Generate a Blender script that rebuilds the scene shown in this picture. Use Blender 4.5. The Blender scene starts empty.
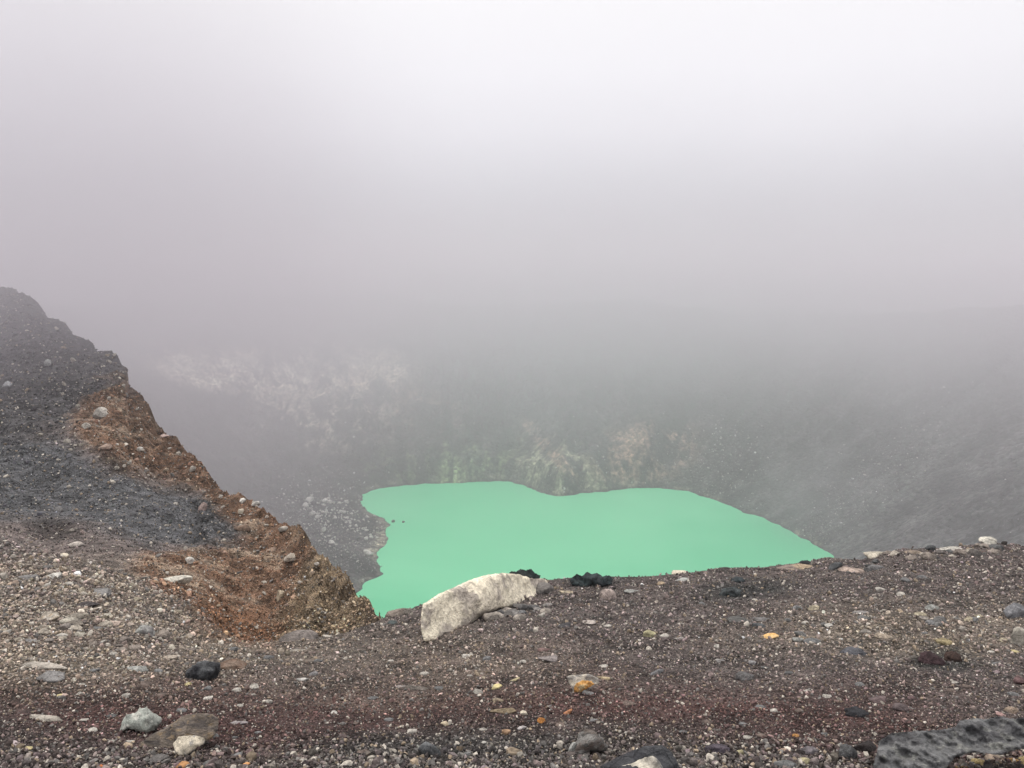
import bpy, math, random
import numpy as np
from mathutils import Vector, Matrix
from mathutils.bvhtree import BVHTree
from mathutils.geometry import delaunay_2d_cdt

random.seed(7)
rng = np.random.default_rng(11)
S = bpy.context.scene
C = S.collection

# ------------------------------------------------------------------ camera
F = 760.0
HOR = 300.0
PITCH = math.atan((384 - HOR) / F)
CP, SP = math.cos(PITCH), math.sin(PITCH)
cam_d = bpy.data.cameras.new('camera')
cam = bpy.data.objects.new('camera', cam_d)
C.objects.link(cam)
cam_d.sensor_width = 36
cam_d.lens = F / 1024 * 36
cam_d.clip_start = 0.05
cam_d.clip_end = 20000
cam.location = (0, 0, 0)
cam.rotation_euler = (math.pi / 2 - PITCH, 0, 0)
S.camera = cam


def ray(px, py):
    x = (np.asarray(px, float) - 512) / F
    u = -(np.asarray(py, float) - 384) / F
    Y = CP + u * SP
    Z = -SP + u * CP
    return x / Y, Z / Y


def pt(px, py, Y):
    a, z = ray(px, py)
    return np.stack([a * Y, np.ones_like(a) * Y, z * Y], -1)


def proj(P):
    d = P[..., 1] * CP - P[..., 2] * SP
    d = np.where(np.abs(d) < 1e-6, 1e-6, d)
    v = P[..., 1] * SP + P[..., 2] * CP
    return 512 + F * P[..., 0] / d, 384 - F * v / d, d


# ------------------------------------------------------------------ noise
def _h(x, y, z, s):
    n = (x * 374761393 + y * 668265263 + z * 1274126177 + s * 974711) & 0xffffffff
    n = ((n ^ (n >> 13)) * 1274126177) & 0xffffffff
    n = (n ^ (n >> 16)) & 0xffff
    return n / 32767.5 - 1.0


def vn(P, s=0):
    P = np.asarray(P, float)
    i = np.floor(P).astype(np.int64)
    f = P - i
    f = f * f * f * (f * (f * 6 - 15) + 10)
    x, y, z = i[..., 0], i[..., 1], i[..., 2]
    fx, fy, fz = f[..., 0], f[..., 1], f[..., 2]
    r = 0
    for dx in (0, 1):
        wx = fx if dx else 1 - fx
        for dy in (0, 1):
            wy = fy if dy else 1 - fy
            for dz in (0, 1):
                wz = fz if dz else 1 - fz
                r = r + wx * wy * wz * _h(x + dx, y + dy, z + dz, s)
    return r


def fbm(P, o=4, s=0, g=0.5):
    r, a, t = 0, 1.0, 0
    P = np.asarray(P, float)
    for k in range(o):
        r = r + a * vn(P * 2.03 ** k + 17.3 * k, s + k)
        t += a
        a *= g
    return r / t


def sm(x, a, b):
    t = np.clip((x - a) / (b - a), 0, 1)
    return t * t * (3 - 2 * t)


# ------------------------------------------------------------------ materials
def mat(name):
    m = bpy.data.materials.new(name)
    m.use_nodes = True
    nt = m.node_tree
    b = nt.nodes['Principled BSDF']
    return m, nt, b


def N(nt, t, **kw):
    n = nt.nodes.new(t)
    for k, v in kw.items():
        if k in n.inputs:
            n.inputs[k].default_value = v
        else:
            setattr(n, k, v)
    return n


def mixc(nt, fac, a, b, bt='MIX'):
    n = nt.nodes.new('ShaderNodeMix')
    n.data_type = 'RGBA'
    n.blend_type = bt
    n.clamp_result = False
    for sock, v in ((n.inputs[0], fac), (n.inputs[6], a), (n.inputs[7], b)):
        if hasattr(v, 'is_output'):
            nt.links.new(v, sock)
        elif isinstance(v, (int, float)):
            sock.default_value = v
        else:
            sock.default_value = (*v, 1)
    return n.outputs[2]


def math_(nt, op, a, b=0.0, c=0.0):
    n = nt.nodes.new('ShaderNodeMath')
    n.operation = op
    for k, v in enumerate((a, b, c)):
        if hasattr(v, 'is_output'):
            nt.links.new(v, n.inputs[k])
        else:
            n.inputs[k].default_value = v
    return n.outputs[0]


def mrange(nt, v, a, b, c=0.0, d=1.0, smooth=True):
    n = nt.nodes.new('ShaderNodeMapRange')
    n.interpolation_type = 'SMOOTHSTEP' if smooth else 'LINEAR'
    nt.links.new(v, n.inputs[0])
    n.inputs[1].default_value = a
    n.inputs[2].default_value = b
    n.inputs[3].default_value = c
    n.inputs[4].default_value = d
    return n.outputs[0]


def noise(nt, vec, scale, detail=4, rough=0.55, dist=0.0):
    n = nt.nodes.new('ShaderNodeTexNoise')
    n.inputs['Scale'].default_value = scale
    n.inputs['Detail'].default_value = detail
    n.inputs['Roughness'].default_value = rough
    n.inputs['Distortion'].default_value = dist
    if vec is not None:
        nt.links.new(vec, n.inputs['Vector'])
    return n.outputs['Fac']


def ground_mat(name, scales, bump, rough=0.95, contrast=0.5):
    m, nt, b = mat(name)
    att = N(nt, 'ShaderNodeAttribute')
    att.attribute_name = 'col'
    tc = nt.nodes.new('ShaderNodeTexCoord').outputs['Object']
    n1 = noise(nt, tc, scales[0], 5, 0.65)
    n2 = noise(nt, tc, scales[1], 3, 0.6)
    v = nt.nodes.new('ShaderNodeTexVoronoi')
    v.inputs['Scale'].default_value = scales[2]
    nt.links.new(tc, v.inputs['Vector'])
    f1 = mrange(nt, n1, 0.3, 0.7, 1 - contrast, 1 + contrast)
    f2 = mrange(nt, n2, 0.3, 0.7, 1 - contrast * 0.8, 1 + contrast * 0.8)
    sep = nt.nodes.new('ShaderNodeSeparateColor')
    nt.links.new(v.outputs['Color'], sep.inputs[0])
    f3 = mrange(nt, sep.outputs[0], 0.0, 1.0, 1 - contrast * 0.9, 1 + contrast * 0.9, False)
    f = math_(nt, 'MULTIPLY', math_(nt, 'MULTIPLY', f1, f2), f3)
    cmb = nt.nodes.new('ShaderNodeCombineColor')
    for k in range(3):
        nt.links.new(f, cmb.inputs[k])
    col = mixc(nt, 1.0, att.outputs['Color'], cmb.outputs[0], 'MULTIPLY')
    nt.links.new(col, b.inputs['Base Color'])
    b.inputs['Roughness'].default_value = rough
    b.inputs['Specular IOR Level'].default_value = 0.2
    hgt = math_(nt, 'ADD', n2, math_(nt, 'MULTIPLY', v.outputs['Distance'], -0.6))
    bp = nt.nodes.new('ShaderNodeBump')
    bp.inputs['Strength'].default_value = 0.9
    bp.inputs['Distance'].default_value = bump
    nt.links.new(hgt, bp.inputs['Height'])
    nt.links.new(bp.outputs[0], b.inputs['Normal'])
    return m


def stone_mat(name, scale=60.0):
    m, nt, b = mat(name)
    att = N(nt, 'ShaderNodeAttribute')
    att.attribute_name = 'col'
    tc = nt.nodes.new('ShaderNodeTexCoord').outputs['Object']
    n1 = noise(nt, tc, scale, 3, 0.6)
    f = mrange(nt, n1, 0.3, 0.7, 0.7, 1.3)
    cmb = nt.nodes.new('ShaderNodeCombineColor')
    for k in range(3):
        nt.links.new(f, cmb.inputs[k])
    nt.links.new(mixc(nt, 1.0, att.outputs['Color'], cmb.outputs[0], 'MULTIPLY'), b.inputs['Base Color'])
    b.inputs['Roughness'].default_value = 0.92
    b.inputs['Specular IOR Level'].default_value = 0.25
    return m


_rm = {}


def rock_mat(c1, c2, c3=None, size=0.3, thr=0.5, crack=0.5, streak=1.0, mott=1.0):
    key = (c1, c2, c3, round(size, 2), thr, crack, streak, mott)
    if key in _rm:
        return _rm[key]
    m, nt, b = mat('rock_surface')
    tc = nt.nodes.new('ShaderNodeTexCoord').outputs['Object']
    mp = nt.nodes.new('ShaderNodeMapping')
    nt.links.new(tc, mp.inputs[0])
    mp.inputs['Scale'].default_value = (1, streak, streak)
    mp.inputs['Rotation'].default_value = (0.3, 0.6, 0.4)
    mp.inputs['Location'].default_value = (random.random() * 9, 3, random.random() * 9)
    tc = mp.outputs[0]
    n1 = noise(nt, tc, 1.6 / size, 6, 0.6, 0.4)
    n2 = noise(nt, tc, 7.0 / size, 5, 0.65)
    n3 = noise(nt, tc, 26.0 / size, 3, 0.6)
    col = mixc(nt, mrange(nt, n1, thr - 0.07, thr + 0.07), c1, c2)
    if c3:
        n4 = noise(nt, tc, 2.6 / size, 3, 0.55)
        col = mixc(nt, mrange(nt, n4, 0.53, 0.64), col, c3)
    w = nt.nodes.new('ShaderNodeTexVoronoi')
    w.feature = 'DISTANCE_TO_EDGE'
    w.inputs['Scale'].default_value = 1.7 / size
    nt.links.new(tc, w.inputs['Vector'])
    cr = mrange(nt, w.outputs['Distance'], 0.0, 0.05, 1 - crack * 0.6, 1.0)
    f = math_(nt, 'MULTIPLY', mrange(nt, n2, 0.25, 0.75, 1 - 0.35 * mott, 1 + 0.3 * mott), mrange(nt, n3, 0.3, 0.7, 0.8, 1.2))
    f = math_(nt, 'MULTIPLY', f, cr)
    cmb = nt.nodes.new('ShaderNodeCombineColor')
    for k in range(3):
        nt.links.new(f, cmb.inputs[k])
    nt.links.new(mixc(nt, 1.0, col, cmb.outputs[0], 'MULTIPLY'), b.inputs['Base Color'])
    b.inputs['Roughness'].default_value = 0.88
    b.inputs['Specular IOR Level'].default_value = 0.25
    bp = nt.nodes.new('ShaderNodeBump')
    bp.inputs['Strength'].default_value = 0.8
    bp.inputs['Distance'].default_value = size * 0.11
    nt.links.new(math_(nt, 'ADD', math_(nt, 'ADD', n2, math_(nt, 'MULTIPLY', n3, 0.35)), math_(nt, 'MULTIPLY', cr, 0.5 * crack)), bp.inputs['Height'])
    nt.links.new(bp.outputs[0], b.inputs['Normal'])
    _rm[key] = m
    return m


# ------------------------------------------------------------------ mesh helpers
def mesh_np(name, V, Fc, m=None, col=None, smooth=True, link=True):
    me = bpy.data.meshes.new(name)
    V = np.ascontiguousarray(V, np.float32).reshape(-1, 3)
    Fc = np.ascontiguousarray(Fc, np.int32)
    n, k = Fc.shape
    me.vertices.add(len(V))
    me.vertices.foreach_set('co', V.ravel())
    me.loops.add(n * k)
    me.loops.foreach_set('vertex_index', Fc.ravel())
    me.polygons.add(n)
    me.polygons.foreach_set('loop_start', np.arange(0, n * k, k, dtype=np.int32))
    me.polygons.foreach_set('loop_total', np.full(n, k, np.int32))
    me.update(calc_edges=True)
    me.polygons.foreach_set('use_smooth', np.full(n, smooth, bool))
    if col is not None:
        a = me.attributes.new('col', 'FLOAT_COLOR', 'POINT')
        c4 = np.ones((len(V), 4), np.float32)
        c4[:, :3] = col
        a.data.foreach_set('color', c4.ravel())
    if m:
        me.materials.append(m)
    o = bpy.data.objects.new(name, me)
    if link:
        C.objects.link(o)
    return o


def grid_faces(r, c, flip=False):
    i = np.arange(r - 1)[:, None] * c + np.arange(c - 1)[None, :]
    q = np.stack([i, i + 1, i + c + 1, i + c], -1).reshape(-1, 4)
    return q[:, ::-1] if flip else q


def tag(o, label=None, cat=None, group=None, kind=None):
    if kind:
        o['kind'] = kind
    if label:
        o['label'] = label
    if cat:
        o['category'] = cat
    if group:
        o['group'] = group
    return o


def I(x, tab):
    t = np.array(tab, float)
    return np.interp(x, t[:, 0], t[:, 1])


# ------------------------------------------------------------------ near ground sheet
CREST = [(-700, 215), (-300, 235), (-100, 262), (0, 287), (14, 290), (30, 297), (38, 300), (46, 311), (62, 322), (74, 333), (86, 340), (104, 348),
         (116, 354), (127, 366), (129, 386), (142, 396), (150, 408), (158, 428), (166, 436), (178, 445), (192, 459), (204, 469), (214, 482),
         (224, 491), (240, 500), (262, 506), (276, 514), (292, 526), (305, 537), (315, 553), (331, 567), (345, 585), (360, 602), (378, 619),
         (386, 632), (400, 650), (430, 690), (480, 720), (2000, 720)]
CRESTY = [(-700, 60), (-100, 72), (0, 68), (60, 58), (115, 48), (130, 44), (150, 38), (175, 32), (205, 26), (240, 21), (270, 18), (305, 15), (330, 13),
          (345, 12), (360, 11), (378, 10), (400, 14), (440, 20), (2000, 24)]
LIP = [(-700, 530), (0, 543), (25, 548), (60, 556), (85, 562), (115, 578), (150, 592), (180, 610), (205, 627), (240, 642), (270, 641), (305, 636), (345, 632), (378, 621), (386, 616), (398, 613),
       (412, 607), (430, 600), (480, 584), (520, 579), (560, 579), (600, 578), (640, 576), (680, 573), (725, 568), (760, 567), (780, 564),
       (800, 561), (830, 556), (860, 557), (880, 553), (905, 546), (950, 546), (985, 543), (1024, 546), (1100, 548), (2000, 556)]
LIPY = [(-700, 10), (0, 10), (60, 9.5), (115, 9), (150, 8.7), (205, 8.2), (240, 7.9), (305, 8), (345, 8.2), (378, 8.4), (425, 8.7), (480, 9), (600, 9.3),
        (700, 9.6), (800, 10), (900, 10.5), (1024, 11), (2000, 12)]
#          py table, Y table  for the knots between the picture's lower edge and the far skirt
K_A = ([(-700, 775), (2000, 775)], [(-700, 2.7), (0, 2.8), (500, 2.75), (1024, 2.7), (2000, 2.7)])
K_B = ([(-700, 645), (0, 650), (200, 668), (400, 672), (600, 660), (850, 652), (2000, 640)], [(-700, 4.6), (0, 4.7), (300, 4.8), (600, 4.8), (1024, 4.9), (2000, 5)])
K_D = ([(-700, 535), (0, 535), (60, 556), (90, 560), (115, 570), (150, 585), (205, 612), (240, 655), (270, 662), (305, 660), (345, 652), (378, 640), (400, 660), (480, 640), (1024, 590), (2000, 600)],
       [(-700, 15), (0, 14), (60, 13), (115, 11.5), (150, 11), (205, 10.5), (378, 9.4), (430, 11), (1024, 14), (2000, 15)])
K_E = ([(-700, 460), (0, 480), (60, 500), (115, 520), (150, 540), (205, 575), (240, 605), (270, 622), (305, 632), (345, 640), (378, 634), (400, 690), (480, 700), (1024, 660), (2000, 660)],
       [(-700, 24), (0, 22), (60, 20), (115, 17), (150, 15.5), (205, 13.5), (240, 12.6), (270, 12), (305, 11.2), (345, 10.3), (378, 9.7), (430, 14), (1024, 18), (2000, 20)])
K_F = ([(-700, 340), (0, 385), (60, 405), (115, 430), (150, 470), (205, 515), (240, 545), (270, 565), (305, 592), (345, 618), (378, 628), (400, 700), (480, 730), (1024, 700), (2000, 700)],
       [(-700, 44), (0, 42), (60, 36), (115, 30), (150, 26), (205, 19.5), (240, 16.6), (270, 15), (305, 13), (345, 11), (378, 9.8), (430, 17), (1024, 24), (2000, 26)])

pxs = np.concatenate([np.linspace(-700, -60, 60)[:-1], np.arange(-60, 1085, 1.7), np.linspace(1086, 2000, 80)])
nc = len(pxs)


def knot(pt_tab, y_tab):
    return pt(pxs, I(pxs, pt_tab), I(pxs, y_tab)[..., None] if False else I(pxs, y_tab)) if False else np.stack(
        [ray(pxs, I(pxs, pt_tab))[0] * I(pxs, y_tab), I(pxs, y_tab), ray(pxs, I(pxs, pt_tab))[1] * I(pxs, y_tab)], -1)


A = knot(*K_A)
B = knot(*K_B)
Cc = knot(LIP, LIPY)
D = knot(*K_D)
E = knot(*K_E)
Fk = knot(*K_F)
G = knot(CREST, CRESTY)
Z0 = A.copy()
Z0[:, 1] = -9
Z0[:, 0] = A[:, 0] * 4
Z0[:, 2] = 0.6
Z1 = A.copy()
Z1[:, 1] = 0.2
Z1[:, 0] = A[:, 0] * 1.1
Z1[:, 2] = -1.35
H = G.copy()
H[:, :2] *= 1.12
H[:, 2] = np.minimum(G[:, 2] - 3 - G[:, 1] * 0.18, -14)
Ik = G.copy()
Ik[:, :2] *= 1.6
Ik[:, 1] += 55
Ik[:, 2] = -78
knots = [Z0, Z1, A, B, Cc, D, E, Fk, G, H, Ik]
rows = [6, 16, 110, 130, 30, 60, 100, 130, 20, 24]
P = []
for k, n in enumerate(rows):
    a, b = knots[k], knots[k + 1]
    for t in np.linspace(0, 1, n, endpoint=False):
        P.append(a * (1 - t) + b * t)
P.append(knots[-1])
P = np.array(P)
# smooth the profile a little across rows (keeps lip and crest)
for _ in range(3):
    P[1:-1] = 0.25 * P[:-2] + 0.5 * P[1:-1] + 0.25 * P[2:]
nr = len(P)
ppx, ppy, pdp = proj(P)


def wts(px, py, P):
    """region weights of the near sheet, edges broken up by noise"""
    j = fbm(P * np.array([0.5, 0.5, 0.5]), 4, 5)
    j2 = fbm(P * 1.7, 3, 9)
    qx, qy = px + j * 26 + j2 * 8, py + j * 14 + j2 * 6

    def seg(tab, x):
        return I(x, tab)
    # brown scar: below this top line ...
    top = seg([(-50, 900), (60, 440), (80, 405), (105, 382), (128, 372), (150, 360), (400, 300)], qx)
    inb = sm(qy, top - 12, top + 16)
    lo = seg([(0, 405), (60, 432), (100, 455), (130, 478), (180, 482), (203, 488), (206, 700), (420, 700)], qx)
    b1 = inb * (1 - sm(qy, lo - 10, lo + 10)) * sm(qx, 45, 100)
    b2 = sm(qx, 120, 165) * sm(qy, 548, 566) * (1 - sm(qy - (qx - 240) * 0.2, 640, 650)) * (1 - sm(-qx, -150, -120)) * (1 - (1 - sm(qx, 170, 215)) * sm(qy, 585, 620))
    cut = 1 - sm(qx, 385, 410)
    b1, b2 = b1 * cut, b2 * cut
    farm = sm(P[..., 1], 9.4, 10.4)
    brown = np.clip(b1 + b2, 0, 1) * farm + np.clip(b2, 0, 1) * (1 - farm) * 0.55 * sm(px, 140, 190) * (1 - sm(px, 250, 300))
    olive = sm(qx + (qy - 560) * 0.3, 285, 320) * farm * cut
    # dark cinder band
    bt = seg([(-60, 418), (0, 425), (60, 440), (110, 470), (160, 482), (205, 495), (230, 525), (262, 549)], qx)
    bb = seg([(-60, 515), (0, 520), (60, 522), (110, 530), (150, 545), (200, 556), (262, 556)], qx)
    cinder = sm(qy, bt - 10, bt + 14) * (1 - sm(qy, bb - 10, bb + 10)) * (1 - sm(qx, 235, 270)) * farm
    hill = (1 - sm(qy, 425, 440)) * (1 - sm(qx, 110, 150)) * (1 - inb * sm(qx, 55, 85)) * farm
    return brown, olive, cinder, hill


def ell(px, py, cx, cy, rx, ry, ang=0.0, soft=0.5):
    c, s = math.cos(ang), math.sin(ang)
    dx, dy = px - cx, py - cy
    u = (dx * c + dy * s) / rx
    v = (-dx * s + dy * c) / ry
    return 1 - sm(np.sqrt(u * u + v * v), 1 - soft, 1 + soft)


def near_col(px, py, P):
    br, ol, ci, hi = wts(px, py, P)
    n = fbm(P * 0.55, 4, 21)[..., None]
    n2 = fbm(P * np.array([1.1, 2.4, 2.4]), 4, 33)[..., None]
    red = np.array([0.088, 0.048, 0.044])
    grey = np.array([0.132, 0.108, 0.101])
    tan = np.array([0.225, 0.185, 0.150])
    t = sm(py[..., None] + n * 70 - (px[..., None] - 512) * 0.02, 655, 735)
    c = grey * (1 - t) + red * t
    t2 = sm(py[..., None] + n * 60 + n2 * 25, 715, 775) * 0.85
    c = c * (1 - t2) + np.array([0.078, 0.070, 0.066]) * t2
    # paler tan strip on the left and the pale streak at the right
    tl = (1 - sm(px, 150, 420)) * sm(py, 545, 575) * (1 - sm(py, 660, 720))
    tr = ell(px, py, 900, 630, 150, 26, -0.03, 0.7)
    tc_ = ell(px, py, 430, 665, 150, 36, 0.05, 0.8) * 0.6
    k = np.clip(tl + tr + tc_, 0, 1)[..., None] * np.clip(0.75 + n2 * 0.8, 0, 1)
    c = c * (1 - k) + tan * k
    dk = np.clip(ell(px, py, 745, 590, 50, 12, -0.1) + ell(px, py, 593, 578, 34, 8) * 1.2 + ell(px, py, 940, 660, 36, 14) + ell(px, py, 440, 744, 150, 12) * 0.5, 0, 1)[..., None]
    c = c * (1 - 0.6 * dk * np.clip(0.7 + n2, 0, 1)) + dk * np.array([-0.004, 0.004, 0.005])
    brown = np.array([0.172, 0.103, 0.068]) * (1 + 0.35 * n2)
    lite = np.array([0.26, 0.195, 0.145])
    kk = np.clip(sm(n2, 0.05, 0.4), 0, 1)
    brown = brown * (1 - kk) + lite * kk
    olive = np.array([0.235, 0.178, 0.120]) * (1 + 0.5 * n2)
    brown = brown * (1 - ol[..., None]) + olive * ol[..., None]
    # red-orange earth low on the scar
    ro = ell(px, py, 225, 625, 50, 18, 0.2, 0.7)[..., None]
    brown = brown * (1 - ro) + np.array([0.175, 0.094, 0.055]) * ro
    br = br[..., None]
    c = c * (1 - br) + brown * br
    cin = np.array([0.082, 0.082, 0.087]) * (1 + 0.3 * n2)
    ci = ci[..., None]
    c = c * (1 - ci) + cin * ci
    hc = np.array([0.062, 0.060, 0.064]) * (1 + 0.5 * n2)
    hi = hi[..., None] * 0.9
    c = c * (1 - hi) + hc * hi
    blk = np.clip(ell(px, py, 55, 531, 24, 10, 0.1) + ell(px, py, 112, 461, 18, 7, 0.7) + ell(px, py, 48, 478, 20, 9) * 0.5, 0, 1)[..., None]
    c = c * (1 - 0.6 * blk)  # hollows on the left slope: their shade put into the soil colour
    st = sm(P[..., 1:2], 20, 30) * 0.35
    c = c * (1 - st * np.abs(fbm(P * np.array([0.08, 0.08, 0.9]), 3, 77))[..., None] * 1.5)
    return np.clip(c, 0.012, 0.6)


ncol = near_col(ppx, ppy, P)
brw, olv, cnd, hll = wts(ppx, ppy, P)
# displacement
dn = np.clip(np.abs(pdp), 1, 80)
disp = 0.075 * fbm(P * 1.0, 5, 41) + 0.012 * fbm(P * 6.5, 3, 44)
# keep the foreground lip and add bigger relief on the ridge
far = sm(P[..., 1], 11, 20)
ridge = 1 - np.abs(fbm(P * np.array([0.22, 0.22, 0.34]), 5, 55)) * 2
disp = disp * (0.5 + 0.5 * sm(P[..., 1], 1.5, 4)) + far * (1 - 0.5 * sm(P[..., 1], 30, 45)) * (0.55 * (ridge - 0.6) + 0.35 * fbm(P * 0.9, 4, 61)) * np.clip(dn / 30, 0.35, 1.4)
brm = np.clip(brw * sm(P[..., 1], 9.6, 11), 0, 1)
disp += brm * ((0.16 + 0.22 * olv) * (1 - 2.4 * np.abs(fbm(P * np.array([1.0, 1.0, 0.8]), 5, 71, 0.6))) + 0.05 * fbm(P * 5, 3, 73))
PD = P.copy()
PD[..., 2] += disp
PD[..., 1] -= brm * 0.5 * disp
ppx, ppy, pdp = proj(PD)
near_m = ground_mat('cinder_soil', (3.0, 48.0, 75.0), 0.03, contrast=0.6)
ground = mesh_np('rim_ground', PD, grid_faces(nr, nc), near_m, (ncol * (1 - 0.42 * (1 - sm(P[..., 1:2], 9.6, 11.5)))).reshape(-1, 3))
tag(ground, kind='structure')
near_bvh = BVHTree.FromPolygons([tuple(v) for v in PD.reshape(-1, 3)], grid_faces(nr, nc).tolist())


def hit(px, py, bvh=near_bvh):
    a, z = ray(px, py)
    r = bvh.ray_cast(Vector((0, 0, 0)), Vector((float(a), 1, float(z))).normalized())
    return r[0], r[1]


# ------------------------------------------------------------------ crater bowl and lake
LZ = -110.0
shore_px = [(384, 574), (380, 568), (377, 561), (377, 554), (380, 549), (386, 545), (388, 537), (386, 530), (389, 523), (385, 518), (376, 515), (367, 510),
            (361, 503), (363, 497), (370, 491), (384, 488), (400, 486), (420, 484), (450, 483), (480, 481.5), (500, 481), (513, 482), (524, 485), (536, 490),
            (546, 494), (556, 496), (567, 495.5), (580, 493), (600, 492), (615, 490), (628, 488.5), (645, 488), (660, 488), (675, 490), (688, 491), (700, 496),
            (712, 499), (728, 505), (742, 512), (755, 515), (765, 518.5), (780, 525), (795, 534), (810, 541), (817, 546), (828, 552),
            (846, 580), (820, 640), (740, 700), (600, 740), (460, 730), (370, 680), (330, 625), (346, 600), (358, 592), (362, 586), (370, 580), (378, 577)]
sh = []
for x, y in shore_px:
    a, z = ray(x, y)
    t = LZ / z
    sh.append((a * t, t))
sh = np.array(sh)
_r = np.random.default_rng(5)
for _it in range(3):
    n_ = np.roll(sh, -1, 0)
    L_ = np.linalg.norm(n_ - sh, axis=1)[:, None]
    mid = (sh + n_) / 2 + _r.normal(0, 1, sh.shape) * np.minimum(L_ * 0.09, 1.6)
    mid = np.where(L_ > 3.0, mid, (sh + n_) / 2)
    new = []
    for k in range(len(sh)):
        new.append(sh[k])
        if L_[k, 0] > 3.0:
            new.append(mid[k])
    sh = np.array(new)
q1, q2 = sh, np.roll(sh, -1, 0)
gx = np.concatenate([-1500 + np.cumsum(np.linspace(90, 4, 26)) - 30, [0]])
core_x = np.arange(-330, 360, 1.25)
gx = np.concatenate([np.linspace(-1600, -340, 40), core_x, np.linspace(370, 1600, 40)])
gy = np.concatenate([np.linspace(-300, 20, 12), np.linspace(40, 230, 30), np.arange(236, 640, 1.25), np.linspace(650, 1900, 50)])
GX, GY = np.meshgrid(gx, gy)
XY = np.stack([GX.ravel(), GY.ravel()], -1)
best = np.full(len(XY), 1e18)
near_pt = np.zeros_like(XY)
arc = np.zeros(len(XY))
acc = 0.0
inside = np.zeros(len(XY), bool)
for a, b in zip(q1, q2):
    ab = b - a
    t = np.clip(((XY - a) @ ab) / (ab @ ab), 0, 1)
    c = a + t[:, None] * ab
    d2 = ((XY - c) ** 2).sum(1)
    m = d2 < best
    best[m] = d2[m]
    near_pt[m] = c[m]
    arc[m] = acc + t[m] * np.linalg.norm(ab)
    acc += np.linalg.norm(ab)
    cond = (a[1] > XY[:, 1]) != (b[1] > XY[:, 1])
    xi = a[0] + (XY[:, 1] - a[1]) / (b[1] - a[1] + 1e-12) * ab[0]
    inside ^= cond & (XY[:, 0] < xi)
d = np.sqrt(best) * np.where(inside, -1, 1)
qx = near_pt[:, 0]
qy = near_pt[:, 1]
P2 = np.stack([XY[:, 0], XY[:, 1], np.zeros(len(XY))], -1)
cen = np.array([30.0, 360.0])
ang = np.arctan2(XY[:, 0] - cen[0], XY[:, 1] - cen[1])     # 0 = away from the camera, + = right
farw = 1 - sm(np.abs(ang + 0.25), 0.55, 0.95)
leftw = (1 - sm(np.abs(ang + 1.35), 0.35, 0.75))
rightw = sm(ang, 0.45, 0.9)
dp = np.maximum(d, 0)
fl = fbm(np.stack([XY[:, 0] / 26, XY[:, 1] / 60, dp / 400], -1), 4, 101)
z_cliff = np.minimum(dp * (2.0 + 0.6 * fl), 17 + 9 * fl) + 0.60 * np.maximum(dp - 9, 0)
z_cliff += 20 * sm(dp, 95, 112) * (1 + 0.4 * fl)
z_scree = 0.60 * dp + 0.0006 * dp ** 2
z_talus = 0.20 * np.minimum(dp, 62) + 0.80 * np.maximum(dp - 62, 0) + 14 * sm(dp, 92, 103)
wsum = farw + rightw + leftw + 1e-3
z = (farw * z_cliff + (rightw + 1e-3) * z_scree + leftw * z_talus) / wsum
gul = 1 - 2 * np.abs(fbm(np.stack([arc / 19 + ang * 2.5, dp / 120, 0 * dp], -1), 5, 121))
rough = fbm(np.stack([XY[:, 0] / 9, XY[:, 1] / 9, z / 9], -1), 5, 131)
amp = sm(dp, 0, 30)
z = z + amp * (gul * (3.5 + 9 * farw * sm(dp, 10, 90)) * (0.35 + 0.65 * (farw + leftw) + 0.7 * rightw * sm(dp, 10, 60)) + rough * (1.6 + 3.0 * (farw + leftw)))
z = z + 0.9 * rough * sm(dp, 0, 4) * (farw + leftw * 0.5)
rimh = 104 + 20 * fbm(P2 / 110, 4, 141)
over = z - rimh
z = np.where(over > 0, rimh - 0.0 * over, z)
outd = np.maximum(d - 250 - 25 * fbm(P2 / 120, 3, 151), 0)
z = z - 0.35 * outd
z = np.where(d < 0, np.maximum(-22, 0.5 * d), z)
Zt = LZ + z
cap = -13 - 0.55 * np.clip(GY.ravel() - 20, 0, None) - 0.05 * np.abs(GX.ravel())
capw = 1 - sm(GY.ravel(), 130, 210)
Zt = np.where(capw > 0, np.minimum(Zt, cap * capw + Zt * (1 - capw)), Zt)
Zt = np.maximum(Zt, -240)
CP3 = np.stack([XY[:, 0], XY[:, 1], Zt], -1)
cpx, cpy, cdp = proj(CP3)
base = np.array([0.042, 0.037, 0.038])
n = fbm(CP3 / 22, 5, 161)[:, None]
wob = 9 * fbm(P2 / 30, 3, 172)
streak = fbm(np.stack([(arc + wob) / 5.5 + ang * 6, dp / 60, 0 * dp], -1), 5, 171, 0.65)
cc = base * (1 + 0.8 * n) * (1 + 1.0 * streak[:, None])
gn = sm(fbm(CP3 / 35, 3, 181), 0.0, 0.4)[:, None] * (farw + 0.4 * rightw)[:, None]
cc = cc * (1 - 0.6 * gn) + np.array([0.055, 0.070, 0.058]) * 0.6 * gn
pale = np.array([0.50, 0.44, 0.36])
rust = np.array([0.30, 0.21, 0.16])
moss = np.array([0.26, 0.33, 0.17])


def patch(c, w, k, thr0=-0.15, thr1=0.3, f=4.5):
    s_ = fbm(np.stack([(arc + wob) / f + ang * 6, dp / 22, 0 * dp], -1), 5, 191, 0.65) * 0.9 + fbm(CP3 / np.array([5, 5, 7]), 5, 193, 0.75) * 0.7
    w = (w * sm(s_, thr0, thr1))[:, None]
    return c * (1 - w) + k * w


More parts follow.
